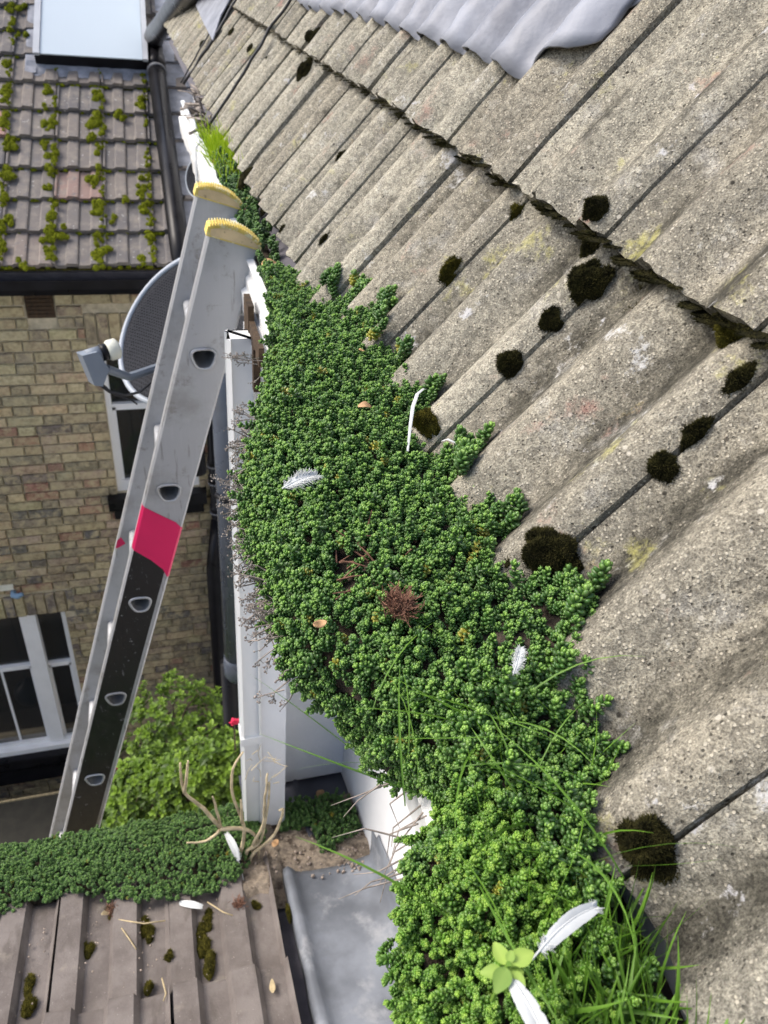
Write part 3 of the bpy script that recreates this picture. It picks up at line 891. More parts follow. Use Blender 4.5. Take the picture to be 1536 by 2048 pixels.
# windows
def sash_window(x0, x1, z0, z1, rails, mullions, bars, parent):
    f = MB(); yf = YW + 0.045
    t = 0.035
    f.bbox((x0, yf - 0.02, z0), (x0 + t, yf + 0.06, z1)); f.bbox((x1 - t, yf - 0.02, z0), (x1, yf + 0.06, z1))
    f.bbox((x0 + t, yf - 0.018, z1 - 0.02), (x1 - t, yf + 0.06, z1)); f.bbox((x0 + t, yf - 0.018, z0), (x1 - t, yf + 0.06, z0 + 0.085))
    w = part(f, 'window', M_WHITE, parent)
    xs = [x0 + t] + [m for ab in mullions for m in ab] + [x1 - t]
    for (a, b) in mullions:
        m_ = MB(); m_.bbox((a, yf - 0.035, z0 + 0.06), (b, yf + 0.05, z1 - 0.01)); part(m_, 'mullion', M_WHITE, w)
    for k in range(0, len(xs), 2):
        a, b = xs[k], xs[k + 1]
        zr = rails[k // 2]
        m_ = MB(); m_.bbox((a, yf + 0.0, zr - 0.022), (b, yf + 0.05, zr + 0.022)); part(m_, 'meeting_rail', M_WHITE, w)
        m_ = MB(); m_.bbox((a, yf + 0.035, zr + 0.02), (b, yf + 0.039, z1 - 0.02)); part(m_, 'pane', M_GLASS, w)
        m_ = MB(); m_.bbox((a, yf + 0.012, z0 + 0.085), (b, yf + 0.016, zr - 0.02)); part(m_, 'pane', M_GLASS, w)
        m_ = MB(); m_.bbox((a, yf + 0.0, z0 + 0.083), (a + 0.022, yf + 0.03, zr)); part(m_, 'sash_stile', M_WHITE, w); m_ = MB(); m_.bbox((b - 0.022, yf + 0.0, z0 + 0.083), (b, yf + 0.03, zr)); part(m_, 'sash_stile', M_WHITE, w)
    for (xb, za, zb) in bars:
        m_ = MB(); m_.bbox((xb - 0.009, yf + 0.004, za), (xb + 0.009, yf + 0.024, zb)); part(m_, 'glazing_bar', M_WHITE, w)
    return w
w1 = sash_window(*UW, [-2.63], [], [], bh)
w2 = sash_window(LW[0], LW[1], -5.95, LW[3], [-4.97, -4.985], [(-1.216, -1.098)], [(-1.455, -5.86, -4.99), (-1.70, -5.86, -4.99)], bh)
mb = MB(); mb.bbox((-0.43, YW - 0.09, -3.40), (0.265, YW + 0.06, -3.302)); mb.bbox((-0.40, YW - 0.05, -3.50), (0.24, YW - 0.002, -3.402)); part(mb, 'sill', M_BLACK, w1)
mb = MB(); mb.bbox((-2.1, YW - 0.10, -6.06), (-0.80, YW + 0.05, -5.952)); mb.bbox((-2.3, YW - 0.06, -6.30), (-0.72, YW - 0.004, -6.12)); part(mb, 'sill', M_BLACK, w2)
mb = MB(); mb.bbox((-1.95, YW - 0.03, -5.951), (-0.87, YW + 0.03, -5.90)); part(mb, 'sill_board', M_WHITE, w2)
# bits on the sill inside the small right hand sash
# air brick
mb = MB(); mb.bbox((-0.742, YW - 0.010, -1.962), (-0.580, YW - 0.001, -1.812)); ab = part(mb, 'air_vent', M_RUST, bh)
for k in range(5):
    m_ = MB(); m_.box((-0.661, YW - 0.013, -1.843 - k * 0.024), (0.142, 0.006, 0.010), Matrix.Rotation(0.5, 3, 'X')); part(m_, 'louvre', M_RUST, ab)
# eaves gutter and fascia
mb = MB(); gs = [(4.80, -1.665), (4.80, -1.72), (4.825, -1.76), (4.865, -1.775), (4.91, -1.76), (4.93, -1.72), (4.93, -1.665), (4.92, -1.665), (4.92, -1.715), (4.90, -1.75), (4.865, -1.763), (4.83, -1.75), (4.81, -1.715), (4.81, -1.665)]
mb.prism(gs, (-3.2, 0, 0), (0, 1, 0), (0, 0, 1), (1, 0, 0), 3.43); g2 = part(mb, 'gutter', M_BLACK, bh)
mb = MB(); mb.bbox((-3.2, 4.935, -1.80), (0.23, 4.995, -1.64)); part(mb, 'fascia', M_BLACK, bh)
# roof and tiles
mb = MB()
Q = [FPt(-3.2, 0.0, -0.02), FPt(0.35, 0.0, -0.02), FPt(0.35, 4.2, -0.02), FPt(-3.2, 4.2, -0.02)]
mb.add(Q + [q - FN * 0.08 for q in Q], [(0, 1, 2, 3), (4, 7, 6, 5), (0, 4, 5, 1), (1, 5, 6, 2), (2, 6, 7, 3), (3, 7, 4, 0)])
froof = part(mb, 'roof', M_FELT, bh)
FC, FG = 0.2815, 0.268
def far_tile(seed):
    r = random.Random(seed); mb = MB(); top = []; bot = []
    us = [0, 0.04, 0.06, 0.24, 0.28, 0.455, 0.485, 0.505, 0.53, 0.72, 0.76, 0.945, 0.985]
    hs = [0.020, 0.020, 0.006, 0.006, 0.019, 0.019, 0.017, 0.004, 0.006, 0.006, 0.019, 0.019, 0.014]
    for v in (0.0, 0.5, 1.0):
        for u, h_ in zip(us, hs):
            z = h_ + 0.042 - 0.038 * v
            top.append((u * FC, v * 0.32 + r.gauss(0, .0015), z)); bot.append((u * FC, v * 0.32, z - 0.026))
    n = len(us); o = len(top); F_ = []
    for j in range(2):
        for i in range(n - 1):
            a = j * n + i; F_ += [(a, a + 1, a + n + 1, a + n)]
    for i in range(n - 1): F_.append((i, o + i, o + i + 1, i + 1))
    for j in range(2):
        a = j * n; F_.append((a, a + n, o + a + n, o + a)); b_ = a + n - 1; F_.append((b_, o + b_, o + b_ + n, b_ + n))
    mb.add(top + bot, F_)
    return mb.mesh('roof_tile', M_FAR)
FT = [far_tile(k) for k in range(4)]
for j in range(0, 12):
    for k in range(-5, 5):
        if -0.812 + FC * k > 0.16: continue
        o = link('roof_tile', FT[rng.randrange(4)], froof)
        o.location = FPt(-0.812 + FC * k + rng.gauss(0, 0.0015), 0.0 + j * FG + rng.gauss(0, 0.002), rng.gauss(0, 0.001))
        o.rotation_euler = (FP + rng.gauss(0, 0.006), rng.gauss(0, 0.005), -0.033 + rng.gauss(0, 0.004))
# skylight with lead apron
def fbox(x0, x1, s0, s1, n0, n1, m, name, parent):
    b = MB(); V_ = [FPt(x, s_, n_) for x in (x0, x1) for s_ in (s0, s1) for n_ in (n0, n1)]
    b.add(V_, [(0, 1, 3, 2), (4, 6, 7, 5), (0, 4, 5, 1), (2, 3, 7, 6), (0, 2, 6, 4), (1, 5, 7, 3)])
    return part(b, name, m, parent)
sk = fbox(-0.660, 0.060, 1.76, 3.3, 0.03, 0.138, M_BLACK, 'skylight', bh)

fbox(-0.622, 0.030, 1.745, 3.3, 0.140, 0.148, M_SKYL, 'pane', sk)
fbox(-0.664, -0.624, 1.735, 3.32, 0.1385, 0.158, M_FRAME, 'frame', sk); fbox(0.032, 0.066, 1.735, 3.32, 0.1385, 0.158, M_FRAME, 'frame', sk)
mb = MB(); V_ = []; F_ = []; nx, ny = 46, 6
for j in range(ny + 1):
    for i in range(nx + 1):
        t = j / ny; x = -0.72 + 0.80 * i / nx
        e = (0.012 * noise.noise(Vector((x * 17, 0, 3))) + 0.006 * noise.noise(Vector((x * 50, 0, 3)))) * (1 - t)
        s_ = 1.66 + e + t * 0.12
        u = ((x + 0.812 - 0.033 * s_) / FC) % 0.5 * 2
        prof_ = 0.012 * (0.5 < u)
        V_.append(FPt(x - 0.033 * 0, s_, 0.036 + prof_ * (1 - t) + 0.035 * t * t + 0.003 * noise.noise(Vector((x * 20, s_ * 20, 0)))))
for j in range(ny):
    for i in range(nx):
        a = j * (nx + 1) + i; F_.append((a, a + 1, a + nx + 2, a + nx + 1))
mb.add(V_, F_); part(mb, 'lead_apron', M_LEAD, sk, True)
mb = MB()
V_ = [FPt(-0.73, 1.68, 0.052), FPt(-0.66, 1.68, 0.056), FPt(-0.66, 3.3, 0.056), FPt(-0.73, 3.3, 0.046), FPt(-0.73, 1.68, 0.03), FPt(-0.66, 1.68, 0.03), FPt(-0.66, 3.3, 0.03), FPt(-0.73, 3.3, 0.03)]
mb.add(V_, [(0, 1, 2, 3), (0, 4, 5, 1), (1, 5, 6, 2), (3, 2, 6, 7), (0, 3, 7, 4)]); part(mb, 'lead_side', M_LEAD, sk)
# stepped lead soakers beside the house wall
for k in range(12):
    s0 = 0.30 + k * 0.262
    b = MB()
    V_ = [FPt(x, s_, n_) for x in (0.135, 0.385) for s_, n_ in ((s0, 0.062), (s0 + 0.30, 0.040))] + [FPt(x, s_, n_) for x in (0.135, 0.385) for s_, n_ in ((s0, 0.050), (s0 + 0.30, 0.030))]
    b.add(V_, [(0, 2, 3, 1), (0, 4, 6, 2), (0, 1, 5, 4), (2, 6, 7, 3)])
    part(b, 'lead_soaker', M_LEAD, froof)
b = MB(); b.bbox((0.40, 5.2, -3), (0.62, 9.0, 0.6)); part(b, 'wall', M_WHITE, house)
# black pipe over the roof, elbow, and its rise towards the main roof
def rpipe(pts, r, name, parent, m=M_BLACK, n=18):
    b = MB(); b.tube(pts, r, n); return part(b, name, m, parent, True)
A = FPt(0.105, 2.02, 0.085); B = FPt(0.185, 0.16, 0.085)
pz = rpipe([A, B, B + Vector((0.004, -0.10, -0.08)), B + Vector((0.01, -0.13, -0.25)), (0.20, 4.72, -3.0)], 0.060, 'soil_pipe', bh)
C_ = Vector((0.300, 4.42, -0.185))
dirp = (C_ - A)
rpipe([A - FS * 0.06, A + FS * 0.03, A + FS * 0.06 + dirp * 0.12, A + FS * 0.05 + dirp * 0.3, A + FS * 0.03 + dirp * 1.0, A + dirp * 1.5], [0.065, 0.068, 0.066, 0.060, 0.054, 0.054], 'pipe_rise', pz)
rpipe([FPt(0.112, 1.86, 0.085), FPt(0.118, 1.72, 0.085)], 0.0655, 'pipe_joint', pz)
rpipe([FPt(0.118, 1.72, 0.085), FPt(0.1185, 1.705, 0.085)], 0.0670, 'pipe_ring', pz, M_RUBBER)
# pipes on the brick wall
pw = rpipe([(0.335, 4.90, -1.85), (0.335, 4.90, GZ)], 0.047, 'soil_pipe', bh)
for zz in (-3.05, -3.20, -3.46):
    rpipe([(0.335, 4.90, zz + 0.05), (0.335, 4.90, zz)], 0.056, 'pipe_joint', pw); rpipe([(0.335, 4.90, zz), (0.335, 4.90, zz - 0.014)], 0.058, 'pipe_ring', pw, M_RUBBER)
rpipe([(0.335, 4.90, -3.55), (0.30, 4.78, -3.70), (0.27, 4.70, -3.85), (0.27, 4.70, GZ)], 0.055, 'branch_pipe', pw)
# grey pipe on the white wall, nearer
sp = rpipe([(0.236, 2.6, -0.75), (0.236, 2.6, -2.70)], 0.060, 'waste_pipe', house, M_PIPE, 24)
rpipe([(0.236, 2.6, -2.66), (0.236, 2.6, -2.69), (0.236, 2.6, -2.70), (0.234, 2.6, -2.77), (0.225, 2.6, -2.80)], [0.063, 0.063, 0.067, 0.067, 0.05], 'pipe_joint', sp, M_PIPE, 24)
rpipe([(0.199, 2.62, -2.72), (0.199, 2.62, GZ)], 0.043, 'lower_pipe', sp)
rpipe([(0.172, 2.57, -1.74), (0.20, 2.535, -1.75), (0.24, 2.53, -1.765), (0.28, 2.55, -1.78)], 0.009, 'pipe_strap', sp)

# ------------------------------------------------------------------ ladder leaning on the gutter
LQ = Vector((0.0807, 1.3337, -0.60644))
LDIR = Vector((0.27647611, 0, 0.96102079)); LPER = Vector((0.96102079, 0, -0.27647611))
RUNG = 0.25 * 1.173
lad = thing('ladder', 'tall aluminium ladder with yellow end caps and black and pink taped side', 'ladder', (LQ + LDIR * -6.65))
def lpt(pe, al, dy=0.0): return LQ + LPER * pe + LDIR * al + Vector((0, dy, 0))
# D outline of a rung, flat side up (in stile coordinates), about 41 x 32 mm
def d_outline(n=20, k=1.0):
    ang = math.atan2(LDIR.x, LDIR.z)
    pts = []
    raw = []
    w, h_ = 0.0205 * k, 0.030 * k
    for i in range(n):
        t = 2 * math.pi * i / n
        x = math.cos(t); z = math.sin(t)
        zz = z * 0.44 if z > 0 else z * 1.0
        wx = math.copysign(abs(x) ** 0.62, x) * (1.0 if zz > -0.2 else 1.0 + 0.18 * zz)
        raw.append((wx * w, zz * h_ * 0.85 + 0.006))
    ca, sa = math.cos(ang), math.sin(ang)
    # world x,z -> (perp, along)
    for x, z in raw:
        pts.append((x * LPER.x + z * LPER.z, x * LDIR.x + z * LDIR.z))
    return pts
DO = d_outline()
def holed_face(mb, dy, p0, p1, a0, a1, ac, thick=None):
    """rectangle p0..p1 x a0..a1 (perp, along) with a D shaped hole about (0, ac)"""
    n = len(DO)
    outer = []
    cx = 0.0
    for (x, z) in DO:
        dx, dz = x, z - 0.0
        k = 1e9
        if dx > 1e-9: k = min(k, (p1 - cx) / dx)
        if dx < -1e-9: k = min(k, (p0 - cx) / dx)
        if dz > 1e-9: k = min(k, (a1 - ac) / dz)
        if dz < -1e-9: k = min(k, (a0 - ac) / dz)
        outer.append((cx + dx * k, ac + dz * k))
    # snap nearest outer points to the four corners
    for cxy in ((p0, a0), (p0, a1), (p1, a0), (p1, a1)):
        j = min(range(n), key=lambda i: (math.atan2(outer[i][1] - ac, outer[i][0]) - math.atan2(cxy[1] - ac, cxy[0])) ** 2)
        outer[j] = cxy
    V_ = [lpt(x, ac + z, dy) for (x, z) in DO] + [lpt(x, z, dy) for (x, z) in outer]
    F_ = [(i, n + i, n + (i + 1) % n, (i + 1) % n) for i in range(n)]
    mb.add(V_, F_)
A0 = 0.0
rungs_al = [A0 - k * RUNG for k in range(23)]
W0, W1 = -0.0435, 0.0435
TOP = 0.215
def stile(y_out, sgn, name):
    """y_out: outer face; body 28 mm deep towards sgn"""
    mb = MB()
    for ac in rungs_al:
        a1 = TOP if ac == rungs_al[0] else ac + RUNG / 2
        a0 = ac - RUNG / 2
        holed_face(mb, y_out, W0 + 0.004, W1 - 0.004, a0, a1, ac)
    bot = rungs_al[-1] - RUNG / 2
    D = 0.028 * sgn
    pr_ = [(W0 + 0.004, 0.0), (W0, 0.004 * sgn), (W0, D - 0.004 * sgn), (W0 + 0.004, D), (W1 - 0.004, D), (W1, D - 0.004 * sgn), (W1, 0.004 * sgn), (W1 - 0.004, 0.0)]
    V_ = [lpt(p, bot, y_out + d) for p, d in pr_] + [lpt(p, TOP, y_out + d) for p, d in pr_]
    n = len(pr_)
    F_ = [(i, i + 1, n + i + 1, n + i) for i in range(n - 1) if i != 3]
    mb.add(V_, F_)
    # inner face, closed between rungs
    for ac in rungs_al:
        holed_face(mb, y_out + D, W0 + 0.004, W1 - 0.004, ac - RUNG / 2, TOP if ac == rungs_al[0] else ac + RUNG / 2, ac)
    return part(mb, name, M_ALU, lad)
YN = LQ.y; YF = 1.585 - LQ.y
st1 = stile(0.0, 1, 'stile')
st2 = stile(YF + 0.028, -1, 'stile')
for ac in rungs_al:
    b = MB(); n = len(DO)
    V_ = [lpt(x, ac + z, 0.0) for x, z in DO] + [lpt(x, ac + z, YF + 0.028) for x, z in DO]
    b.add(V_, [(i, (i + 1) % n, n + (i + 1) % n, n + i) for i in range(n)])
    rg = part(b, 'rung', M_ALU, lad, True)
    b = MB(); b.tube([lpt(x * 1.06, ac + z * 1.06, -0.0012) for x, z in DO], 0.0030, 6, closed=True); part(b, 'rung_rim', M_ALU, rg, True)
# film and tape on the near stile
b = MB()
first = True
for ac in rungs_al:
    a1, a0 = ac + RUNG / 2, ac - RUNG / 2
    if ac > -0.45: continue
    holed_face(b, -0.0006, W0 + 0.0035, W1 - 0.012, a0, a1, ac)
b.add([lpt(W0 + 0.0035, -1.5 * RUNG, -0.0006), lpt(W1 - 0.012, -1.5 * RUNG, -0.0006), lpt(W1 - 0.012, -1.5 * RUNG - 0.0, -0.0006)], [])
b.add([lpt(W0 + 0.0035, -1.5 * RUNG, -0.0006), lpt(W1 - 0.012, -1.5 * RUNG, -0.0006), lpt(W1 - 0.014, -0.475, -0.0006), lpt(W0 + 0.0035, -0.43, -0.0006)], [(0, 1, 2, 3)]) if -1.5 * RUNG < -0.44 else None
part(b, 'black_film', M_BLKF, st1)
b = MB()
cols_ = [(W0 - 0.0008, 0.010, -0.333, -0.440), (W0 - 0.0008, 0.003, -0.334, -0.442), (W0 + 0.004, -0.0012, -0.336, -0.445), (0.0, -0.0012, -0.352, -0.466), (W1 - 0.016, -0.0012, -0.362, -0.486), (W1 - 0.004, -0.0012, -0.372, -0.505), (W1 + 0.0008, 0.004, -0.375, -0.505)]
V_ = [lpt(p, a_, dy) for p, dy, a_, _ in cols_] + [lpt(p, b_, dy) for p, dy, _, b_ in cols_]
nC = len(cols_)
b.add(V_, [(i, i + 1, nC + i + 1, nC + i) for i in range(nC - 1)])
part(b, 'pink_tape', M_PINK, st1)
b = MB(); b.add([lpt(W0 - 0.0006, -0.61, YF - 0.0012 + 0), lpt(W0 + 0.006, -0.60, YF - 0.0012), lpt(W0 + 0.020, -0.617, YF - 0.0012), lpt(W0 + 0.005, -0.633, YF - 0.0012), lpt(W0 - 0.0006, -0.635, YF - 0.0012)], [(0, 1, 2, 3, 4)]); part(b, 'pink_tape', M_PINK, st2)
# serrated end caps
def end_cap(dy0, dy1, parent):
    prof_ = []
    n = 22
    for i in range(n + 1):
        t = i / n
        pe = W0 - 0.003 + (W1 - W0 + 0.006) * t
        arch = 0.025 * (max(0, math.sin(math.pi * (0.10 + 0.86 * t))) ** 0.55) - 0.004 * t
        prof_.append((pe, TOP + arch))
    b = MB()
    poly = [(W0 - 0.003, TOP - 0.002)] + prof_ + [(W1 + 0.003, TOP - 0.002)]
    o0 = LQ + Vector((0, dy0, 0))
    b.prism(poly, o0, LPER, LDIR, (0, 1, 0), dy1 - dy0)
    for i in range(1, n, 1):     # ribs
        (x0, z0), (x1, z1) = prof_[i - 1], prof_[i + 1]
        t = Vector((x1 - x0, z1 - z0)).normalized(); nrm = Vector((-t.y, t.x))
        c = Vector(prof_[i])
        q = [c - t * 0.0012 - nrm * 0.002, c + t * 0.0012 - nrm * 0.002, c + t * 0.0008 + nrm * 0.0028, c - t * 0.0008 + nrm * 0.0028]
        b.prism([tuple(v) for v in q], LQ + Vector((0, dy0 - 0.001, 0)), LPER, LDIR, (0, 1, 0), dy1 - dy0 + 0.002)
    cp = part(b, 'end_cap', M_YEL, parent)
    b = MB()
    inner = [(x * 0.90, TOP + (z - TOP) * 0.80) for x, z in poly if z > TOP]
    inner = [(W0 * 0.92, TOP + 0.0005)] + inner + [(W1 * 0.92, TOP + 0.0005)]
    yy = dy0 - 0.0012
    b.add([lpt(x, z, yy) for x, z in inner], [tuple(range(len(inner)))])
    part(b, 'cap_face', M_TAN, cp)
end_cap(-0.003, 0.031, lad); end_cap(YF - 0.003, YF + 0.031, lad)

# ------------------------------------------------------------------ satellite dishes
def dish(name, label, c, nrm, r, full=True):
    c = Vector(c); nrm = Vector(nrm).normalized()
    t = thing(name, label, 'satellite dish', c)
    q = nrm.to_track_quat('Z', 'Y').to_matrix()
    b = MB(); V_ = [Vector((0, 0, -0.16 * r))]; F_ = []; nr, na = 8, 48
    for i in range(1, nr + 1):
        rr = r * i / nr
        for k in range(na):
            a = 2 * math.pi * k / na; V_.append(Vector((rr * math.cos(a), rr * math.sin(a), -0.16 * r * (1 - (i / nr) ** 2))))
    for k in range(na): F_.append((0, 1 + k, 1 + (k + 1) % na))
    for i in range(nr - 1):
        for k in range(na):
            a = 1 + i * na + k; b2 = 1 + i * na + (k + 1) % na; F_.append((a, a + na, b2 + na, b2))
    b.add([q @ v for v in V_], F_)
    o = b.build('reflector', M_DISH, t, True); md = o.modifiers.new('thickness', 'SOLIDIFY'); md.thickness = 0.004; md.offset = -1
    b = MB(); b.tube([q @ Vector((r * math.cos(2 * math.pi * k / 64), r * math.sin(2 * math.pi * k / 64), -0.003)) for k in range(64)], 0.028 * r + 0.002, 8, closed=True)
    b.build('rim', M_DRIM, t, True)
    return t, q
DC = Vector((0.0716, 2.0, -0.817)); DN = Vector((-0.6339, -0.3765, 0.6756))
dsh, q = dish('satellite_dish', 'grey perforated satellite dish half hidden behind the ladder', DC, DN, 0.2165)
L1 = Vector((-0.170, 1.84, -0.826)); L2 = Vector((-0.088, 1.87, -0.815))
ax = (L2 - L1)
b = MB(); b.tube([L1 + ax * 0.10, L1 + ax * 0.12, L1 + ax * 0.50], [0.010, 0.018, 0.018], 14); lnb = part(b, 'receiver', M_DGREY, dsh, True)
b = MB(); b.tube([L1 + ax * 0.50, L1 + ax * 0.70], 0.020, 14); part(b, 'receiver_ring', M_BLACK, lnb, True)
b = MB(); b.tube([L1 + ax * 0.68, L1 + ax * 0.74, L1 + ax * 0.96, L1 + ax * 1.02], [0.021, 0.025, 0.025, 0.018], 18); part(b, 'receiver_cap', M_CREAM, lnb, True)
b = MB()
pc = [L1 + Vector((-0.006, 0, 0.012)), L1 + Vector((0.028, 0.01, 0.016)), L1 + Vector((0.050, 0.012, -0.030)), L1 + Vector((0.030, 0.005, -0.072)), L1 + Vector((0.012, 0.0, -0.066))]
dv = Vector((0.008, -0.020, 0.004))
b.add([p - dv for p in pc] + [p + dv for p in pc], [(4, 3, 2, 1, 0), (5, 6, 7, 8, 9)] + [(i, (i + 1) % 5, 5 + (i + 1) % 5, 5 + i) for i in range(5)]); part(b, 'receiver_housing', M_DGREY, dsh)
low = DC + q @ Vector((0.0, -0.10, -0.02))
b = MB(); b.tube([L1 + Vector((0.05, 0.012, -0.035)), (L1 + low) * 0.5 + Vector((0, 0, -0.045)), DC + Vector((0.02, 0.08, -0.12))], 0.011, 8); part(b, 'arm', M_DGREY, dsh)
b = MB(); b.tube([DC - DN * 0.045, DC - DN * 0.10, Vector((0.455, 2.12, -0.95))], 0.016, 10); part(b, 'mount', M_DGREY, dsh)
b = MB()
b.tube([L1 + Vector((0.03, 0.0, -0.07)), L1 + Vector((0.05, 0.0, -0.09)), L1 + Vector((0.085, 0.01, -0.107)), L1 + Vector((0.12, 0.03, -0.11)), L1 + Vector((0.16, 0.08, -0.10))], 0.0035, 6)
b.tube([L1 + Vector((0.036, 0.004, -0.07)), L1 + Vector((0.06, 0.004, -0.10)), L1 + Vector((0.10, 0.01, -0.122)), L1 + Vector((0.112, 0.0, -0.128))], 0.0022, 6); part(b, 'cable', M_CABLE, dsh)
d2, q2 = dish('satellite_dish', 'small dark grey dish seen edge on under the far gutter', (0.188, 2.9, -0.655), (-0.80, -0.55, 0.25), 0.062)
b = MB(); b.tube([Vector((0.192, 2.905, -0.657)), Vector((0.46, 2.95, -0.68))], 0.010, 8); part(b, 'mount', M_DGREY, d2)

# ------------------------------------------------------------------ courtyard: shed top, bicycle wheel, pot flower, wall lamp
shed = thing('shed', 'low dark shed roof with a pale far edge, below the sash window', 'shed', (-1.8, 4.0, GZ))
b = MB(); b.bbox((-2.9, 3.2, -6.24), (-0.93, 4.68, -6.2)); part(b, 'roof', M_SHED, shed)
b = MB(); b.bbox((-2.9, 4.682, -6.24), (-0.93, 4.70, -6.188)); part(b, 'edge_strip', M_STRAW, shed)
b = MB(); b.bbox((-2.85, 3.25, GZ), (-0.98, 4.64, -6.241)); part(b, 'wall', M_BARK, shed)
bike = thing('bicycle', 'bicycle standing against the brick wall behind the ladder foot', 'bicycle', (-1.0, 4.78, GZ))
def wheel(c, r):
    b = MB(); b.tube([Vector(c) + Vector((r * math.cos(2 * math.pi * k / 40), 0, r * math.sin(2 * math.pi * k / 40))) for k in range(40)], 0.022, 8, closed=True)
    w = part(b, 'wheel', M_BLACK, bike, True)
    b = MB(); b.tube([Vector(c) + Vector((0.93 * r * math.cos(2 * math.pi * k / 40), 0, 0.93 * r * math.sin(2 * math.pi * k / 40))) for k in range(40)], 0.008, 6, closed=True); part(b, 'rim', M_DGREY, w, True)
    b = MB()
    for k in range(18):
        a = 2 * math.pi * k / 18; b.tube([Vector(c) + Vector((0, 0.01 * (-1) ** k, 0)), Vector(c) + Vector((0.92 * r * math.cos(a), 0, 0.92 * r * math.sin(a)))], 0.002, 4)
    part(b, 'spokes', M_DGREY, w)
wheel((-1.02, 4.8, GZ + 0.36), 0.33); wheel((-0.02, 4.8, GZ + 0.36), 0.33)
b = MB()
H_, S_, BB, RA, FA = (-0.88, 4.8, GZ + 0.86), (-0.28, 4.8, GZ + 0.90), (-0.45, 4.8, GZ + 0.33), (-0.02, 4.8, GZ + 0.36), (-1.02, 4.8, GZ + 0.36)
for u, v in ((H_, S_), (H_, BB), (S_, BB), (BB, RA), (S_, RA), (H_, FA)): b.tube([u, v], 0.017, 8)
part(b, 'frame', M_RED, bike, True)
b = MB(); b.tube([(-0.88, 4.8, GZ + 0.86), (-0.87, 4.8, GZ + 1.0)], 0.012, 6); b.tube([(-0.87, 4.55, GZ + 1.02), (-0.87, 4.8, GZ + 1.0), (-0.87, 4.97, GZ + 1.02)], 0.012, 6); part(b, 'handlebar', M_BLACK, bike)
b = MB(); b.tube([(-0.40, 4.8, GZ + 0.98), (-0.27, 4.8, GZ + 1.0), (-0.16, 4.8, GZ + 1.0)], [0.02, 0.04, 0.07], 10); part(b, 'saddle', M_BLACK, bike, True)
# pendant lamp behind the lower window
lp = thing('pendant_lamp', 'dark round pendant lamp hanging inside the lower sash window', 'lamp', (-1.38, 5.42, -3.9))
b = MB(); b.tube([(-1.38, 5.42, -3.9), (-1.38, 5.42, -5.55)], 0.006, 6); part(b, 'flex', M_CABLE, lp)
b = MB(); b.tube([(-1.38, 5.42, -5.53 - 0.26 * math.sin(math.pi * i / 24) ** 2 if False else -5.52 - 0.13 * (1 - math.cos(math.pi * i / 12))) for i in range(13)], [max(0.004, 0.13 * math.sin(math.pi * i / 12)) for i in range(13)], 20); part(b, 'lamp_shade', M_BLACK, lp, True)
# small hooded wall lamp
wlp = thing('wall_lamp', 'small blue hooded lamp on the brick wall above the lower window', 'lamp', (-1.17, 4.99, -4.08))
b = MB(); b.tube([(-1.20, 4.99, -4.10), (-1.195, 4.93, -4.10), (-1.16, 4.90, -4.085), (-1.12, 4.90, -4.07)], [0.02, 0.022, 0.024, 0.014], 10); part(b, 'hood', M_BLUE, wlp, True)
b = MB(); b.bbox((-1.30, 4.965, -4.075), (-1.19, 4.992, -4.03)); part(b, 'back_plate', M_CREAM, wlp)

# ------------------------------------------------------------------ planting
def leaf_solid(mb, base, d, up, L, w, th, a0, a1, rings=4, n=6, curl=0.15):
    d = Vector(d).normalized(); up = Vector(up); up = (up - d * up.dot(d)).normalized(); sd = d.cross(up)
    prof_ = [(0.0, 0.32), (0.20, 0.78), (0.50, 1.0), (0.80, 0.92), (0.95, 0.58)]
    V_ = []; A_ = []; F_ = []
    for i, (t, k) in enumerate(prof_):
        p = Vector(base) + d * (L * t) + up * (curl * L * t * t)
        for j in range(n):
            a = 2 * math.pi * j / n
            V_.append(p + sd * (math.cos(a) * w * 0.5 * k) + up * (math.sin(a) * th * 0.5 * k)); A_.append(a0 + (a1 - a0) * t)
    V_.append(Vector(base) + d * L + up * (curl * L)); A_.append(a1)
    for i in range(len(prof_) - 1):
        for j in range(n):
            j2 = (j + 1) % n
            F_.append((i * n + j, i * n + j2, (i + 1) * n + j2, (i + 1) * n + j))
    k = (len(prof_) - 1) * n
    for j in range(n): F_.append((k + j, k + (j + 1) % n, len(V_) - 1))
    mb.add(V_, F_, A_)
def shoot(seed, length, nleaf, L, w, spread=1.0, dome=0.62):
    r = random.Random(seed); mb = MB()
    bend = Vector((r.uniform(-.3, .3), r.uniform(-.3, .3), 0)) * length
    axis = lambda t: Vector((bend.x * t * t, bend.y * t * t, length * t))
    mb.tube([axis(t / 4) for t in range(5)], [0.0011, 0.0011, 0.001, 0.0009, 0.0005], 5, a=0.2)
    for i in range(nleaf):
        t = (i / (nleaf - 1)) ** 0.85
        az = i * 2.39996 + r.gauss(0, 0.12)
        u = max(0, (t - dome) / (1 - dome))
        el = R(8 + 72 * u ** 1.1 + r.gauss(0, 6))
        k = (0.92 + 0.08 * min(1, t / 0.3)) * (1 - 0.42 * u ** 1.5)
        d = Vector((math.cos(az) * math.cos(el) * spread, math.sin(az) * math.cos(el) * spread, math.sin(el)))
        base = axis(min(1.0, 0.12 + 0.86 * min(1, t / (dome + 0.25))))
        young = max(0, (t - 0.40) / 0.60)
        a0 = 0.10 + 0.42 * young; a1 = 0.34 + 0.66 * young + r.gauss(0, 0.05)
        leaf_solid(mb, base, d, (0, 0, 1), L * k * r.uniform(0.90, 1.1), w * k, w * k * 0.78, a0, a1, curl=0.22)
    return mb
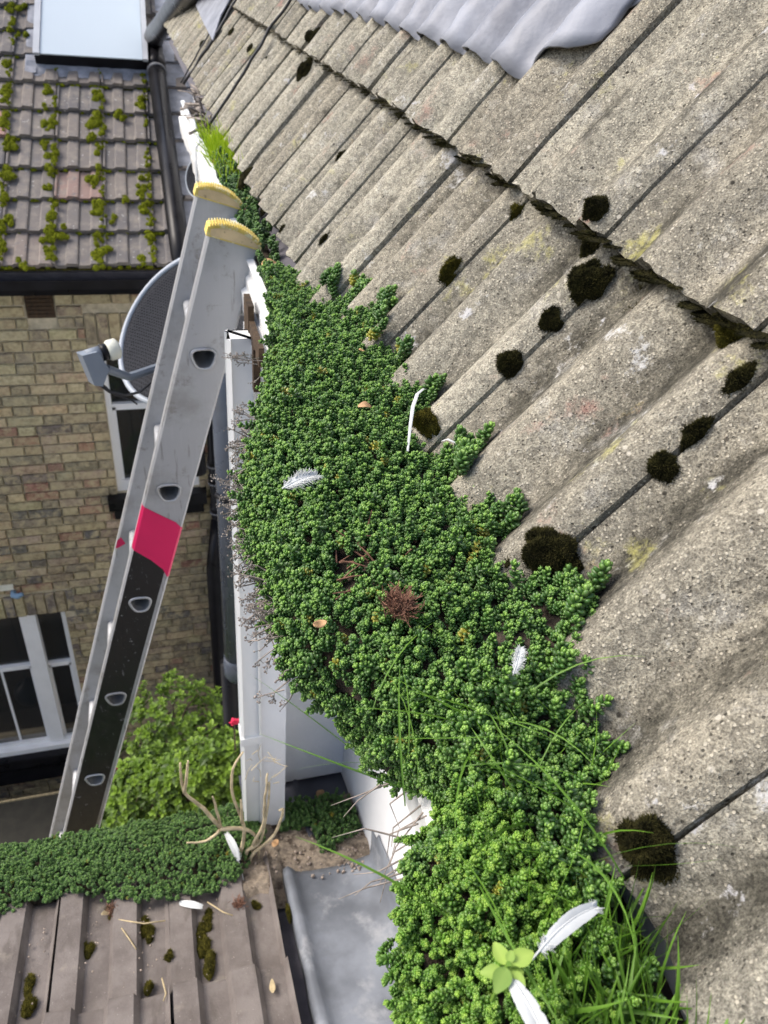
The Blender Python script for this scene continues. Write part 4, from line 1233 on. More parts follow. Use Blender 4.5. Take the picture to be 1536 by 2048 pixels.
SED = [proto('stonecrop_shoot', shoot(s_, (0.014, 0.017, 0.020, 0.015, 0.024)[s_], (26, 30, 34, 27, 38)[s_], 0.0062, 0.0040), M_SEDUM) for s_ in range(5)] + \
      [proto('stonecrop_shoot', shoot(31, 0.032, 26, 0.0080, 0.0044), M_SEDUM)]
LIME = [proto('lime_shoot', shoot(40 + s_, 0.013 + 0.004 * s_, 40 + 4 * s_, 0.0046, 0.0028, 0.95, 0.55), M_LIME) for s_ in range(4)]
FSED = [proto('lower_shoot', shoot(60 + s_, 0.014 + 0.003 * s_, 24, 0.0066, 0.0046), M_FSED) for s_ in range(3)]

XL = [(0.08, 0.083), (0.14, 0.080), (0.20, 0.090), (0.232, 0.105), (0.255, 0.130), (0.28, 0.138), (0.305, 0.118), (0.34, 0.090), (0.38, 0.066), (0.46, 0.055), (0.55, 0.056), (0.65, 0.064), (0.72, 0.080), (0.83, 0.103), (0.95, 0.124), (1.05, 0.144), (1.14, 0.158), (1.22, 0.168)]
SR = [(0.08, -0.055), (0.15, -0.042), (0.177, -0.030), (0.200, -0.022), (0.222, -0.004), (0.235, 0.022), (0.25, 0.026), (0.275, 0.028), (0.30, 0.052), (0.32, 0.062), (0.338, 0.072), (0.378, 0.058), (0.417, 0.060), (0.457, 0.076), (0.49, 0.055), (0.547, 0.062), (0.585, 0.034), (0.61, 0.030), (0.631, 0.064), (0.673, 0.070), (0.736, 0.068), (0.792, 0.062), (0.829, 0.084), (0.898, 0.066), (0.961, 0.044), (1.05, 0.025), (1.112, 0.008), (1.22, -0.01)]
HUMP = [(0.08, -0.385), (0.18, -0.375), (0.28, -0.362), (0.40, -0.350), (0.60, -0.348), (0.80, -0.355), (1.0, -0.372), (1.22, -0.395)]
HANG = [(0.08, -0.47), (0.24, -0.455), (0.29, -0.46), (0.34, -0.50), (0.40, -0.49), (0.55, -0.47), (0.75, -0.46), (1.0, -0.45), (1.22, -0.435)]
def section(y, inset=0.0):
    xl = interp(XL, y) + interp([(0.0, 0.004), (0.25, 0.004), (0.34, 0.008), (0.40, 0.003), (0.62, 0.003), (0.80, 0.012), (1.3, 0.014)], y) + inset; s_ = interp(SR, y) + interp([(0.21, -0.012), (0.235, 0.006), (0.33, 0.010), (0.40, -0.008), (1.3, -0.010)], y) - inset * 0.3; hz = interp(HUMP, y) - inset
    P0 = RP(0, s_, 0.020 + AMP * 0.4 - inset * 0.8)
    if s_ < -0.004: P0 = Vector((0.232 + s_ * 0.8, 0, -0.418))
    ctl = [(P0.x, P0.z), (0.5 * (P0.x + 0.20) - 0.004, max(P0.z, hz) * 0.5 + hz * 0.5 - 0.004), (0.175, hz), ((xl + 0.175) / 2 - 0.004, hz - 0.006), (xl + 0.014, hz - 0.026), (xl, -0.415), (xl + 0.012, -0.445), (max(xl + 0.03, 0.12), interp(HANG, y))]
    pts = []
    for i in range(len(ctl) - 1):
        p0 = ctl[max(i - 1, 0)]; p1 = ctl[i]; p2 = ctl[i + 1]; p3 = ctl[min(i + 2, len(ctl) - 1)]
        for k in range(10):
            t = k / 10
            f = lambda a, b, c, d_: 0.5 * (2 * b + (c - a) * t + (2 * a - 5 * b + 4 * c - d_) * t * t + (-a + 3 * b - 3 * c + d_) * t ** 3)
            pts.append(Vector((f(p0[0], p1[0], p2[0], p3[0]), y, f(p0[1], p1[1], p2[1], p3[1]))))
    pts.append(Vector((ctl[-1][0], y, ctl[-1][1])))
    return pts
# soil bed under the plants
mb = MB(); V_ = []; F_ = []; yy = [0.04 + 0.02 * i for i in range(60)]
for y in yy:
    pts = section(y, 0.015)
    V_ += [p + Vector((0.004 * noise.noise(p * 40), 0, 0.005 * noise.noise(p * 55))) for p in pts[::2]]
nk = len(section(0.5)[::2])
for i in range(len(yy) - 1):
    for k in range(nk - 1):
        a = i * nk + k; F_.append((a, a + nk, a + nk + 1, a + 1))
mb.add(V_, F_)
tag(mb.build('soil', M_SOIL, None, True), 'dark soil and dead stems under the stonecrop in the white gutter', 'soil', kind='stuff')
mb = MB(); V_ = []; F_ = []
yy = [-0.15 + 0.03 * i for i in range(112)]
for y in yy:
    dx, dz = goff(y)
    for k in range(6):
        x = 0.168 + 0.08 * k / 5
        V_.append((x + dx, y, -0.462 + dz + 0.012 * noise.noise(Vector((x * 40, y * 30, 1))) + 0.010 * math.sin(math.pi * k / 5)))
for i in range(len(yy) - 1):
    for k in range(5):
        a = i * 6 + k; F_.append((a, a + 6, a + 7, a + 1))
mb.add(V_, F_)
tag(mb.build('gutter_silt', M_SOIL, None, True), 'dark silt lying along the whole floor of the white gutter', 'soil', kind='stuff')

P_, RO, SC_, VA = [], [], [], []
P2, RO2, SC2, VA2 = [], [], [], []
rs = random.Random(11)
step = 0.0057
y = 0.10
while y < 1.21:
    pts = section(y)
    seg = [(pts[i + 1] - pts[i]).length for i in range(len(pts) - 1)]
    tot = sum(seg); n = int(tot / step)
    for k in range(n):
        d = (k + rs.uniform(-0.1, 1.1)) / n * tot
        i = 0
        while i < len(seg) - 1 and d > seg[i]: d -= seg[i]; i += 1
        p = pts[i].lerp(pts[i + 1], min(1, max(0, d / max(seg[i], 1e-6))))
        p = p + Vector((0, rs.uniform(-0.5, 0.5) * step * 1.4, 0))
        tg = (pts[i + 1] - pts[i]).normalized(); nr = Vector((tg.z, 0, -tg.x))
        if nr.dot(p - Vector((0.19, p.y, -0.44))) < 0: nr = -nr
        frac = k / n
        bump = 0.009 * noise.noise(Vector((p.x * 22, p.y * 22, p.z * 22))) + 0.004 * noise.noise(Vector((p.x * 70, p.y * 70, 3)))
        p = p + nr * (bump - 0.012)
        # bare or thinned places
        hole = noise.noise(Vector((p.x * 17 + 4, p.y * 17, p.z * 17)))
        if p.y > 0.26 and hole > 0.56 and rs.random() < 0.6: continue
        if abs(p.y - 0.425) < 0.016 and abs(p.x - 0.128) < 0.014 and rs.random() < 0.7: continue
        low = p.z < -0.40 and p.x < 0.17
        ax_ = nr * 0.70 + Vector((0, 0, 0.45 if not low else 0.25)) + Vector((rs.gauss(-0.05, .25), rs.gauss(0, .25) - 0.34, rs.gauss(0, .2)))
        if frac < 0.10: ax_ += SV * 0.7 + Vector((0, 0.15, 0))
        lime = p.y < 0.236 + 0.03 * noise.noise(Vector((p.x * 30, p.y * 30, 9))) and p.x < 0.178 + 0.015 * noise.noise(Vector((p.y * 40, 2, 2)))
        grassy = p.y < 0.175 and p.x > 0.165
        if grassy and rs.random() < 0.7: continue
        if low and p.z < -0.44 and rs.random() < 0.25: continue
        sc_ = rs.uniform(0.60, 1.05) * (0.85 if low else 1.0) * (0.73 if p.y > 0.32 else 0.88)
        if lime:
            for q_ in range(2):
                P2.append(p + Vector((rs.gauss(0, .004), rs.gauss(0, .004), rs.gauss(0, .003))) * q_); RO2.append(eul(ax_ + Vector((rs.gauss(0, .3), rs.gauss(0, .3), 0)) * q_)); SC2.append(sc_ * rs.uniform(0.8, 1.1)); VA2.append(rs.randrange(4))
        else:
            P_.append(p); RO.append(eul(ax_)); SC_.append(sc_); VA.append(5 if rs.random() < 0.06 else rs.randrange(5))
    y += step
# stragglers creeping up the tiles
for k in range(130):
    y = rs.uniform(0.2, 1.05); s_ = interp(SR, y)
    if s_ < 0.0: continue
    c = noise.noise(Vector((y * 14, 5, 5)))
    if c < 0.0: continue
    ss = s_ + rs.uniform(-0.015, 0.028 * c * 2.0)
    p = RP(y, ss, roof_h(y, max(ss, 0)) + 0.004)
    P_.append(p); RO.append(eul(SV * 1.0 + NV * 0.5 + Vector((0, rs.gauss(0.1, .4), 0)))); SC_.append(rs.uniform(0.8, 1.25)); VA.append(rs.randrange(5))
sed = scatter('stonecrop', [tuple(p) for p in P_], RO, SC_, VA, SED)
tag(sed, 'dense dark green stonecrop mat overflowing the white gutter', 'stonecrop', kind='stuff')
lim = scatter('lime_stonecrop', [tuple(p) for p in P2], RO2, SC2, VA2, LIME)
tag(lim, 'bright lime green stonecrop at the near end of the gutter', 'stonecrop', kind='stuff')
print('stonecrop shoots', len(P_), len(P2))

# far plants in the gutter: sparse stonecrop then a bright tuft of grass
P_, RO, SC_, VA = [], [], [], []
for k in range(420):
    y = rs.uniform(1.14, 2.05); x = rs.uniform(0.175, 0.214)
    if y < 1.45 and rs.random() < 0.65: continue
    p = Vector((x, y, -0.432 + rs.uniform(-0.01, 0.022)))
    P_.append(tuple(p)); RO.append(eul((rs.gauss(0, .4), rs.gauss(-0.2, .4), 1))); SC_.append(rs.uniform(0.7, 1.1)); VA.append(rs.randrange(3))
tag(scatter('stonecrop', P_, RO, SC_, VA, FSED), 'thin dull stonecrop in the gutter behind the ladder top', 'stonecrop', kind='stuff')
b = MB()
for k in range(620):
    y = rs.gauss(2.12, 0.12); x = rs.uniform(0.172, 0.235)
    b.blade((x, y, -0.45), (rs.gauss(0.1, .35), rs.gauss(0.1, .35), 1), rs.uniform(0.05, 0.10), 0.004, (rs.gauss(0, .4), rs.gauss(-.2, .4), -0.3), segs=4)
tag(b.build('grass', M_YGRASS, None, True, 'tip'), 'bright yellow green grass tuft far along the gutter', 'grass', kind='stuff')

# near grass
b = MB()
for k in range(270):
    y = rs.uniform(0.075, 0.160); x = rs.uniform(0.145, 0.200)
    b.blade((x, y, -0.402), (rs.gauss(0.0, .38), rs.gauss(0.25, .45), 0.9), rs.uniform(0.03, 0.062), rs.uniform(0.0014, 0.0030), (rs.gauss(0.1, .4), rs.gauss(0.35, .5), -0.5), segs=6)
for k in range(46):
    y = rs.uniform(0.17, 0.32); x = rs.uniform(0.10, 0.21)
    a = rs.uniform(0, 6.28)
    b.blade((x, y, -0.372), (math.cos(a) * 0.9, math.sin(a) * 0.9, 0.75), rs.uniform(0.05, 0.10), rs.uniform(0.0010, 0.0017), (rs.gauss(0, .5), rs.gauss(0, .5), -0.75), segs=7, a0=0.3)
for k in range(26):
    y = rs.uniform(0.20, 0.25); x = rs.uniform(0.19, 0.225)
    b.blade((x, y, -0.40), (rs.gauss(0.2, .5), rs.gauss(0.1, .5), 0.8), rs.uniform(0.04, 0.07), 0.0016, (rs.gauss(0.1, .4), rs.gauss(0, .4), -0.4), segs=6, a0=0.2)
tag(b.build('grass', M_GRASS, None, True, 'tip'), 'green grass growing through the stonecrop at the near gutter end', 'grass', kind='stuff')

# lower gutter: stonecrop bank, patch by the wall, soil with grit
def lowbank(x0, x1, fn, count, scl):
    P_, RO, SC_, VA = [], [], [], []
    for k in range(count):
        x = rs.uniform(x0, x1); t = rs.random()
        r_ = fn(x, t)
        if r_ is None: continue
        s_, n_ = r_
        p = LP(x, s_, n_)
        P_.append(tuple(p)); RO.append(eul((rs.gauss(0, .35), rs.gauss(-.1, .35), 1))); SC_.append(scl * rs.uniform(0.75, 1.2)); VA.append(rs.randrange(3))
    return P_, RO, SC_, VA
FRONT = [(-0.75, 0.06), (-0.50, 0.09), (-0.437, 0.085), (-0.339, 0.065), (-0.29, 0.075), (-0.232, 0.095), (-0.18, 0.115), (-0.125, 0.14), (-0.06, 0.15), (-0.018, 0.15), (0.02, 0.145), (0.072, 0.125), (0.10, 0.08), (0.13, 0.02), (0.17, -0.02)]
def f_bank(x, t):
    fr = interp(FRONT, x) + 0.015 * noise.noise(Vector((x * 25, 1, 1)))
    bk = -0.125
    s_ = fr + (bk - fr) * t
    hgt = 0.028 + 0.040 * math.sin(math.pi * min(1, 0.12 + t * 0.8)) + 0.020 * noise.noise(Vector((x * 16, t * 5, 2))) + 0.008 * noise.noise(Vector((x * 45, t * 14, 2)))
    if x > 0.08: hgt -= (x - 0.08) * 0.25
    return s_, hgt
P_, RO, SC_, VA = lowbank(-0.80, 0.15, f_bank, 6200, 0.72)
tag(scatter('stonecrop', P_, RO, SC_, VA, FSED), 'low bank of stonecrop filling the gutter of the brown tiled roof', 'stonecrop', kind='stuff')
def f_patch(x, t):
    s_ = -0.02 - 0.09 * t if x < 0.27 else 0.09 - 0.20 * t
    if (x - 0.29) ** 2 / 0.10 ** 2 + (s_ + 0.03) ** 2 / 0.105 ** 2 > 1: return None
    return s_, 0.015 + 0.025 * rs.random()
P_, RO, SC_, VA = lowbank(0.17, 0.385, f_patch, 1100, 0.70)
tag(scatter('stonecrop', P_, RO, SC_, VA, FSED), 'small stonecrop patch on grit beside the white wall', 'stonecrop', kind='stuff')
mb = MB(); V_ = []; F_ = []; nx, ny = 70, 24
for j in range(ny + 1):
    for i in range(nx + 1):
        x = -0.80 + 1.0 * i / nx; t = j / ny
        fr = interp(FRONT, x) - 0.012; s_ = fr + (-0.125 - fr) * t
        V_.append(LP(x, s_, 0.010 + 0.045 * math.sin(math.pi * min(1, t)) + 0.008 * noise.noise(Vector((x * 30, s_ * 30, 4)))))
for j in range(ny):
    for i in range(nx):
        a = j * (nx + 1) + i; F_.append((a, a + 1, a + nx + 2, a + nx + 1))
mb.add(V_, F_); tag(mb.build('soil', M_SOIL, None, True), 'dark soil under the low bank of stonecrop', 'soil', kind='stuff')
mb = MB(); V_ = []; F_ = []; nx, ny = 40, 34
for j in range(ny + 1):
    for i in range(nx + 1):
        x = 0.06 + 0.333 * i / nx; s_ = -0.12 + 0.31 * j / ny
        lim_ = 0.135 + 0.02 * noise.noise(Vector((x * 22, 5, 1))) + (0.05 if x < 0.15 else 0) - 0.03 * max(0, (x - 0.33) / 0.06)
        e = max(0, min(1, (lim_ - s_) / 0.03))
        h_ = -0.004 + e * (0.022 + 0.010 * noise.noise(Vector((x * 24, s_ * 24, 2))) + 0.004 * noise.noise(Vector((x * 90, s_ * 90, 2)))) + 0.016 * e * (x < 0.17)
        V_.append(LP(x, s_, h_))
for j in range(ny):
    for i in range(nx):
        a = j * (nx + 1) + i; F_.append((a, a + nx + 1, a + nx + 2, a + 1))
mb.add(V_, F_); tag(mb.build('grit', M_SAND, None, True), 'dry sandy grit heaped where the lead meets the low gutter', 'grit', kind='stuff')
def pebble(mb, c, r):
    q_ = Euler((rs.random() * 6, rs.random() * 6, rs.random() * 6)).to_matrix(); k = (rs.uniform(.7, 1.2), rs.uniform(.6, 1.0), rs.uniform(.45, .8))
    V_ = []; F_ = []
    for (x, y_, z) in ((1, 0, 0), (-1, 0, 0), (0, 1, 0), (0, -1, 0), (0, 0, 1), (0, 0, -1), (.6, .6, .6), (-.6, .6, .6), (.6, -.6, .6), (-.6, -.6, .6), (.6, .6, -.6), (-.6, .6, -.6), (.6, -.6, -.6), (-.6, -.6, -.6)):
        V_.append(Vector(c) + q_ @ Vector((x * k[0], y_ * k[1], z * k[2])) * r * rs.uniform(.85, 1.1))
    F_ = [(0, 6, 2, 10), (0, 10, 5, 12), (0, 12, 3, 8), (0, 8, 4, 6), (1, 11, 2, 7), (1, 7, 4, 9), (1, 9, 3, 13), (1, 13, 5, 11), (4, 7, 2, 6), (4, 8, 3, 9), (5, 10, 2, 11), (5, 13, 3, 12)]
    mb.add(V_, F_)
mb = MB()
for k in range(420):
    x = rs.uniform(0.08, 0.385); s_ = rs.uniform(-0.09, 0.15)
    if x < 0.30 and s_ > 0.06 and rs.random() < 0.6: continue
    pebble(mb, LP(x, s_, 0.018 + 0.016 * (x < 0.17)), rs.choice([0.002, 0.0025, 0.003, 0.004, 0.006]))
for k in range(90):
    x = rs.uniform(-0.45, 0.17); c = rs.choice([-0.247, -0.136, -0.013, -0.356, -0.131, 0.06])
    pebble(mb, LP(c + rs.gauss(0, 0.018), rs.uniform(0.13, 0.36), 0.026 + rs.uniform(0, 0.006)), rs.choice([0.0015, 0.002, 0.003]))
tag(mb.build('gravel', M_PEB, None, True), 'scattered pebbles and crumbs on the low roof', 'gravel', kind='stuff')

# ------------------------------------------------------------------ bush in the courtyard
bush = thing('bush', 'bushy yellow green shrub in the courtyard beyond the low roof', 'bush', (-0.2, 3.3, GZ))
def rosette(seed):
    r = random.Random(seed); mb = MB()
    for k in range(9):
        az = k * 2.4; el = R(10 + 6 * k); L = 0.060 * (1 - 0.04 * k) * r.uniform(0.8, 1.15)
        d = Vector((math.cos(az) * math.cos(el), math.sin(az) * math.cos(el), math.sin(el))); sd = Vector((-math.sin(az), math.cos(az), 0)); up = sd.cross(d) * -1
        if up.z < 0: up = -up
        w = L * 0.25
        V_ = [Vector((0, 0, 0)), d * L * 0.35 - sd * w + up * w * .3, d * L * 0.75 - sd * w * .8 + up * w * .2 - Vector((0, 0, L * .08)), d * L - Vector((0, 0, L * .22)), d * L * 0.75 + sd * w * .8 + up * w * .2 - Vector((0, 0, L * .08)), d * L * 0.35 + sd * w + up * w * .3, d * L * 0.5]
        y_ = min(1, 0.15 + 0.09 * k)
        mb.add([v + Vector((0, 0, 0.004 * k)) for v in V_], [(0, 6, 1), (1, 6, 2), (2, 6, 3), (3, 6, 4), (4, 6, 5), (5, 6, 0)], [y_ * .8, y_, y_, y_ + .1, y_, y_, y_ * .9])
    return mb
BR = [proto('bush_rosette', rosette(k), M_BUSH, smooth=False) for k in range(3)]
P_, RO, SC_, VA = [], [], [], []
lumps = [(-0.10, 3.45, -4.05, 0.30), (0.14, 3.55, -4.35, 0.30), (-0.42, 3.35, -4.55, 0.36), (0.02, 3.2, -4.75, 0.40), (0.30, 3.3, -4.75, 0.30), (-0.62, 3.1, -5.05, 0.36), (-0.25, 2.9, -5.2, 0.46), (0.22, 2.95, -5.25, 0.40), (-0.70, 2.75, -5.55, 0.36), (-0.15, 2.6, -5.75, 0.5), (0.30, 2.65, -5.8, 0.4), (-0.75, 2.5, -6.0, 0.4), (0.187, 2.33, -3.06, 0.11), (0.07, 2.35, -3.10, 0.15), (0.16, 2.33, -3.34, 0.16), (-0.05, 2.4, -3.30, 0.17), (-0.20, 2.5, -3.42, 0.20), (0.10, 2.3, -3.60, 0.18), (-0.32, 2.6, -3.75, 0.22)]
for (x, y, z, r_) in lumps:
    n = int(620 * r_ * r_ / 0.16) if r_ > 0.25 else int(1500 * r_ * r_ / 0.16)
    for k in range(n):
        v = Vector((rs.gauss(0, 1), rs.gauss(0, 1), rs.gauss(0.25, 1))).normalized()
        if v.y > 0.75 or v.z < -0.6: continue
        rr = r_ * rs.uniform(0.72, 1.02) * (1 + 0.18 * noise.noise(v * 2.5 + Vector((x, y, z)) * 3))
        if noise.noise(v * 4.5 + Vector((x * 7, y * 5, z))) > 0.10: continue
        p = Vector((x, y, z)) + v * rr
        P_.append(tuple(p)); RO.append(eul(v * 0.8 + Vector((0, 0, 0.7)))); SC_.append(rs.uniform(0.45, 1.05)); VA.append(rs.randrange(3))
cr = scatter('crown', P_, RO, SC_, VA, BR)
cr['kind'] = 'stuff'; cr.parent = bush; cr.location = -bush.location
b = MB()
for (x, y, z, r_) in lumps:
    b.tube([(-0.2 + x * 0.2, 3.2, GZ), (x * 0.6 - 0.08, (y + 3.2) / 2, (z + GZ) / 2), (x, y, z)], [0.03, 0.02, 0.008], 6)
    for k in range(5):
        v = Vector((rs.gauss(0, 1), rs.gauss(0, 1), rs.gauss(0.4, 1))).normalized() * r_ * 0.8
        b.tube([(x, y, z - 0.1), (x + v.x * .5, y + v.y * .5, z + v.z * .5), (x + v.x, y + v.y, z + v.z)], [0.008, 0.006, 0.003], 5)
part(b, 'trunk', M_BARK, bush)

# red bloom beside the pipe
fl = thing('red_flower', 'single red bloom rising out of the shrub beside the grey pipe', 'flower', (0.17, 2.33, -3.2))
b = MB(); b.tube([(0.17, 2.33, -3.2), (0.18, 2.28, -2.95), (0.178, 2.25, -2.71)], 0.004, 5); part(b, 'stem', M_BARK, fl)
for k in range(9):
    b = MB(); a = k * 2.4; q_ = 0.006 + 0.0016 * k
    pebble(b, (0.178 + q_ * math.cos(a), 2.25, -2.70 + q_ * math.sin(a)), 0.011); part(b, 'petal', M_RED, fl)

# ------------------------------------------------------------------ moss on the main roof
def cushion(mb, P, U, W, N, ru, rw, h_, seed, blades, bl=0.0045, lean=None):
    """domed cushion with a shaggy skin of short spikes"""
    r = random.Random(seed)
    nr, na = 6, 22
    V_ = []; A_ = []
    rad = [1 + 0.22 * noise.noise(Vector((math.cos(2 * math.pi * k / na) * 1.6, math.sin(2 * math.pi * k / na) * 1.6, seed))) for k in range(na)]
    def pt(t, k):
        a = 2 * math.pi * k / na; kk = k % na; f = k - math.floor(k); r0 = rad[int(math.floor(k)) % na] * (1 - f) + rad[(int(math.floor(k)) + 1) % na] * f
        z = math.sqrt(max(0, 1 - t ** 2.2))
        return P + U * (ru * r0 * t * math.cos(a)) + W * (rw * r0 * t * math.sin(a)) + N * (h_ * z * (1 + 0.3 * noise.noise(Vector((t * 3, a, seed)))) - 0.004 * t)
    V_.append(pt(0, 0)); A_.append(0.25)
    for i in range(1, nr + 1):
        for k in range(na): V_.append(pt(i / nr, k)); A_.append(0.15)
    F_ = [(0, 1 + k, 1 + (k + 1) % na) for k in range(na)]
    for i in range(nr - 1):
        for k in range(na):
            a = 1 + i * na + k; b_ = 1 + i * na + (k + 1) % na; F_.append((a, a + na, b_ + na, b_))
    mb.add(V_, F_, A_)
    for q_ in range(blades):
        t = math.sqrt(r.random()) * 1.0; k = r.random() * na
        p = pt(t, k); a = 2 * math.pi * k / na
        d = (N * (1.0 - 0.6 * t) + (U * math.cos(a) + W * math.sin(a)) * (0.35 + 0.6 * t) + Vector((r.gauss(0, .35), r.gauss(0, .35), r.gauss(0, .35)))).normalized()
        sd = d.orthogonal().normalized(); s2 = d.cross(sd); L = bl * r.uniform(0.6, 1.4); w = bl * 0.15
        tv = r.uniform(0.3, 1.0)
        mb.add([p + sd * w, p - sd * w * 0.5 + s2 * w * 0.87, p - sd * w * 0.5 - s2 * w * 0.87, p + d * L], [(0, 1, 3), (1, 2, 3), (2, 0, 3)], [0.15, 0.15, 0.15, tv])
MOSS = [
 (0.383, 0.070, .0215, .0200, .014, 1500, M_MOSSD, 'large round dark moss cushion touching the stonecrop edge'),
 (0.182, 0.026, .0145, .0175, .012, 1200, M_MOSSD, 'shaggy dark moss cushion on the tile joint nearest the grass'),
 (0.599, 0.050, .0190, .0130, .011, 800, M_MOSSG, 'flat brown moss cushion half buried in stonecrop by a white scrap'),
 (0.585, 0.140, .0105, .0150, .008, 700, M_MOSSD, 'egg shaped black moss cushion between two tiles above the brown one'),
 (0.786, 0.160, .0085, .0220, .007, 600, M_MOSSG, 'long narrow greenish moss cushion filling a mid roof tile joint'),
 (0.586, 0.232, .0160, .0240, .011, 1100, M_MOSSD, 'big dark moss cushion just below the stepped tile edge'),
 (0.585, 0.190, .0090, .0150, .008, 500, M_MOSSD, 'small moss cushion joined below the big one under the step'),
 (0.378, 0.168, .0110, .0120, .008, 600, M_MOSSD, 'ragged moss cushion on the joint right of the egg shaped one'),
 (0.380, 0.198, .0050, .0160, .006, 300, M_MOSSD, 'thin strip of moss running up the joint at the right edge'),
 (0.386, 0.240, .0060, .0180, .006, 300, M_MOSSD, 'moss strip at the right edge just under the step'),
 (1.370, 0.163, .0130, .0260, .008, 400, M_MOSSD, 'half moon moss cushion standing alone on the far tiles'),
 (1.170, 0.060, .0080, .0270, .007, 350, M_MOSSD, 'narrow pointed moss cushion near the eave above the ladder'),
 (2.040, 0.238, .0170, .0320, .012, 400, M_MOSSD, 'left one of two tall moss cushions below the far step'),
 (1.898, 0.240, .0200, .0380, .013, 450, M_MOSSD, 'right one of two tall moss cushions below the far step'),
 (1.979, 0.305, .0180, .0280, .010, 350, M_MOSSD, 'moss cushion directly above the two tall ones'),
 (1.730, 0.114, .0100, .0240, .006, 250, M_MOSSD, 'slim moss cushion on the far tiles below the two tall ones'),
 (1.532, 0.150, .0080, .0170, .006, 200, M_MOSSD, 'little moss cushion left of the half moon one'),
 (0.613, 0.281, .0130, .0160, .013, 700, M_MOSSD, 'mossy lump capping the stepped tile edge at a joint'),
 (0.419, 0.262, .0150, .0130, .014, 800, M_MOSSG, 'bushy moss lump hanging on the step at the right edge'),
 (0.610, 0.256, .0160, .0110, .010, 600, M_MOSSD, 'dark moss lump tucked under the step beside the capped joint'),
 (0.831, 0.484, .0090, .0110, .008, 400, M_MOSSD, 'round moss tuft at the top beside the lead sheet'),
 (0.831, 0.415, .0060, .0130, .005, 250, M_MOSSG, 'small moss wedge in the joint right of the lead sheet'),
 (0.830, 0.324, .0060, .0080, .005, 220, M_MOSSY, 'small yellow green moss tuft in the joint under the lead sheet'),
 (0.779, 0.247, .0060, .0160, .006, 300, M_MOSSG, 'green moss wedge in the joint just under the step'),
]
for i, (y, s_, ry, rs_, h_, nb, m_, lab) in enumerate(MOSS):
    b = MB(); rr_ = random.Random(i); nl = 7 if nb >= 600 else 4
    cushion(b, RP(y, s_, roof_h(y, s_) - 0.003), Vector((0, 1, 0)), SV, NV, ry * 0.72, rs_ * 0.72, h_ * 1.15, i * 3.7 + 1, nb * 2, 0.0026)
    for k in range(nl):
        a = 2 * math.pi * k / nl + rr_.uniform(-.4, .4); q_ = rr_.uniform(0.36, 0.62); e_ = rr_.uniform(0.34, 0.58)
        cushion(b, RP(y + ry * q_ * math.cos(a), s_ + rs_ * q_ * math.sin(a), roof_h(y + ry * q_ * math.cos(a), s_) - 0.003), Vector((0, 1, 0)), SV, NV, ry * e_, rs_ * e_, h_ * rr_.uniform(.55, .9), i * 5.1 + k, nb // 2, 0.0026)
    tag(b.build('moss_cushion', m_, None, False, 'tip'), lab, 'moss', 'moss cushions on the main roof')
b = MB()
for (y, s_, r_) in [(1.522, 0.22, .009), (2.429, 0.149, .013), (2.453, 0.085, .013), (2.93, 0.078, .014), (1.217, 0.262, .014), (1.715, 0.004, .02), (1.917, 0.084, .009), (2.046, 0.177, .01), (2.03, 0.133, .01), (0.544, 0.236, .006), (0.554, 0.256, .007), (0.523, 0.24, .0035), (0.541, 0.177, .0045), (0.395, 0.045, .007), (2.6, 0.2, .013), (2.75, 0.12, .012), (3.1, 0.2, .014), (2.3, 0.21, .012), (3.5, 0.1, .016), (1.62, 0.07, .007), (1.30, 0.02, .010), (1.45, 0.005, .012), (1.55, -0.002, .012)]:
    cushion(b, RP(y, s_, roof_h(y, max(s_, 0)) - 0.003), Vector((0, 1, 0)), SV, NV, r_ * 0.8, r_ * 1.4, r_ * 0.55, y * 9, 90, 0.0035)
rs = random.Random(5)
y = 0.30
while y < 3.2:                                       # moss line along the step between courses
    d = 1.0 - 0.5 * (y > 1.6)
    if noise.noise(Vector((y * 11, 3, 3))) > -0.5 * d:
        r_ = rs.uniform(0.0035, 0.0085) * (1.0 if y < 1.2 else 0.75)
        cushion(b, RP(y, GAUGE - rs.uniform(0.001, 0.006), 0.012 + wave(y) + rs.uniform(0, 0.010)), Vector((0, 1, 0)), (SV - NV).normalized(), (NV - SV * 0.8).normalized(), r_ * 1.2, r_, r_ * 0.9, y * 31, 110 if y < 1.2 else 30, 0.0026)
    y += rs.uniform(0.006, 0.011) * (1 if y < 1.5 else 1.6)
tag(b.build('moss', M_MOSSD, None, False, 'tip'), 'dark moss lining the steps and joints of the main roof tiles', 'moss', kind='stuff')

# bright moss on the far roof
b = MB()
FM = [(-0.848, 2.354), (-0.846, 2.132), (-0.842, 1.761), (-0.767, 2.364), (-0.743, 2.089), (-0.823, 1.51), (-0.837, 1.411), (-0.586, 1.356), (-0.573, 1.505), (-0.568, 1.189), (-0.292, 1.476), (-0.276, 1.503), (-0.836, 1.22), (-0.582, 1.118), (-0.798, 0.991), (-0.564, 0.957), (-0.278, 1.206), (-0.262, 1.256), (-0.782, 0.947), (-0.535, 0.936), (-0.28, 0.97), (-0.817, 0.725), (-0.561, 0.756), (-0.282, 0.765), (-0.789, 0.726), (-0.559, 0.604), (-0.297, 0.654), (-0.809, 0.513), (-0.542, 0.477), (-0.284, 0.482), (-0.789, 0.35), (-0.54, 0.353), (-0.285, 0.397), (-0.198, 0.378), (-0.004, 0.444), (-0.813, 0.269), (-0.553, 0.271), (-0.524, 0.211), (-0.286, 0.232), (-0.566, 0.191), (-0.483, 0.211), (-0.807, 0.112), (-0.563, 0.054), (-0.273, 0.111), (0.018, 0.234), (-0.014, 0.596), (-0.121, 0.528), (-0.027, 0.662), (-0.005, 1.421), (-0.325, 1.18), (-0.31, 1.086), (-0.288, 0.013), (-0.696, 0.0), (-0.033, 0.011), (-0.136, 1.313)]
FU, FWv = Vector((1, 0, 0)), FS
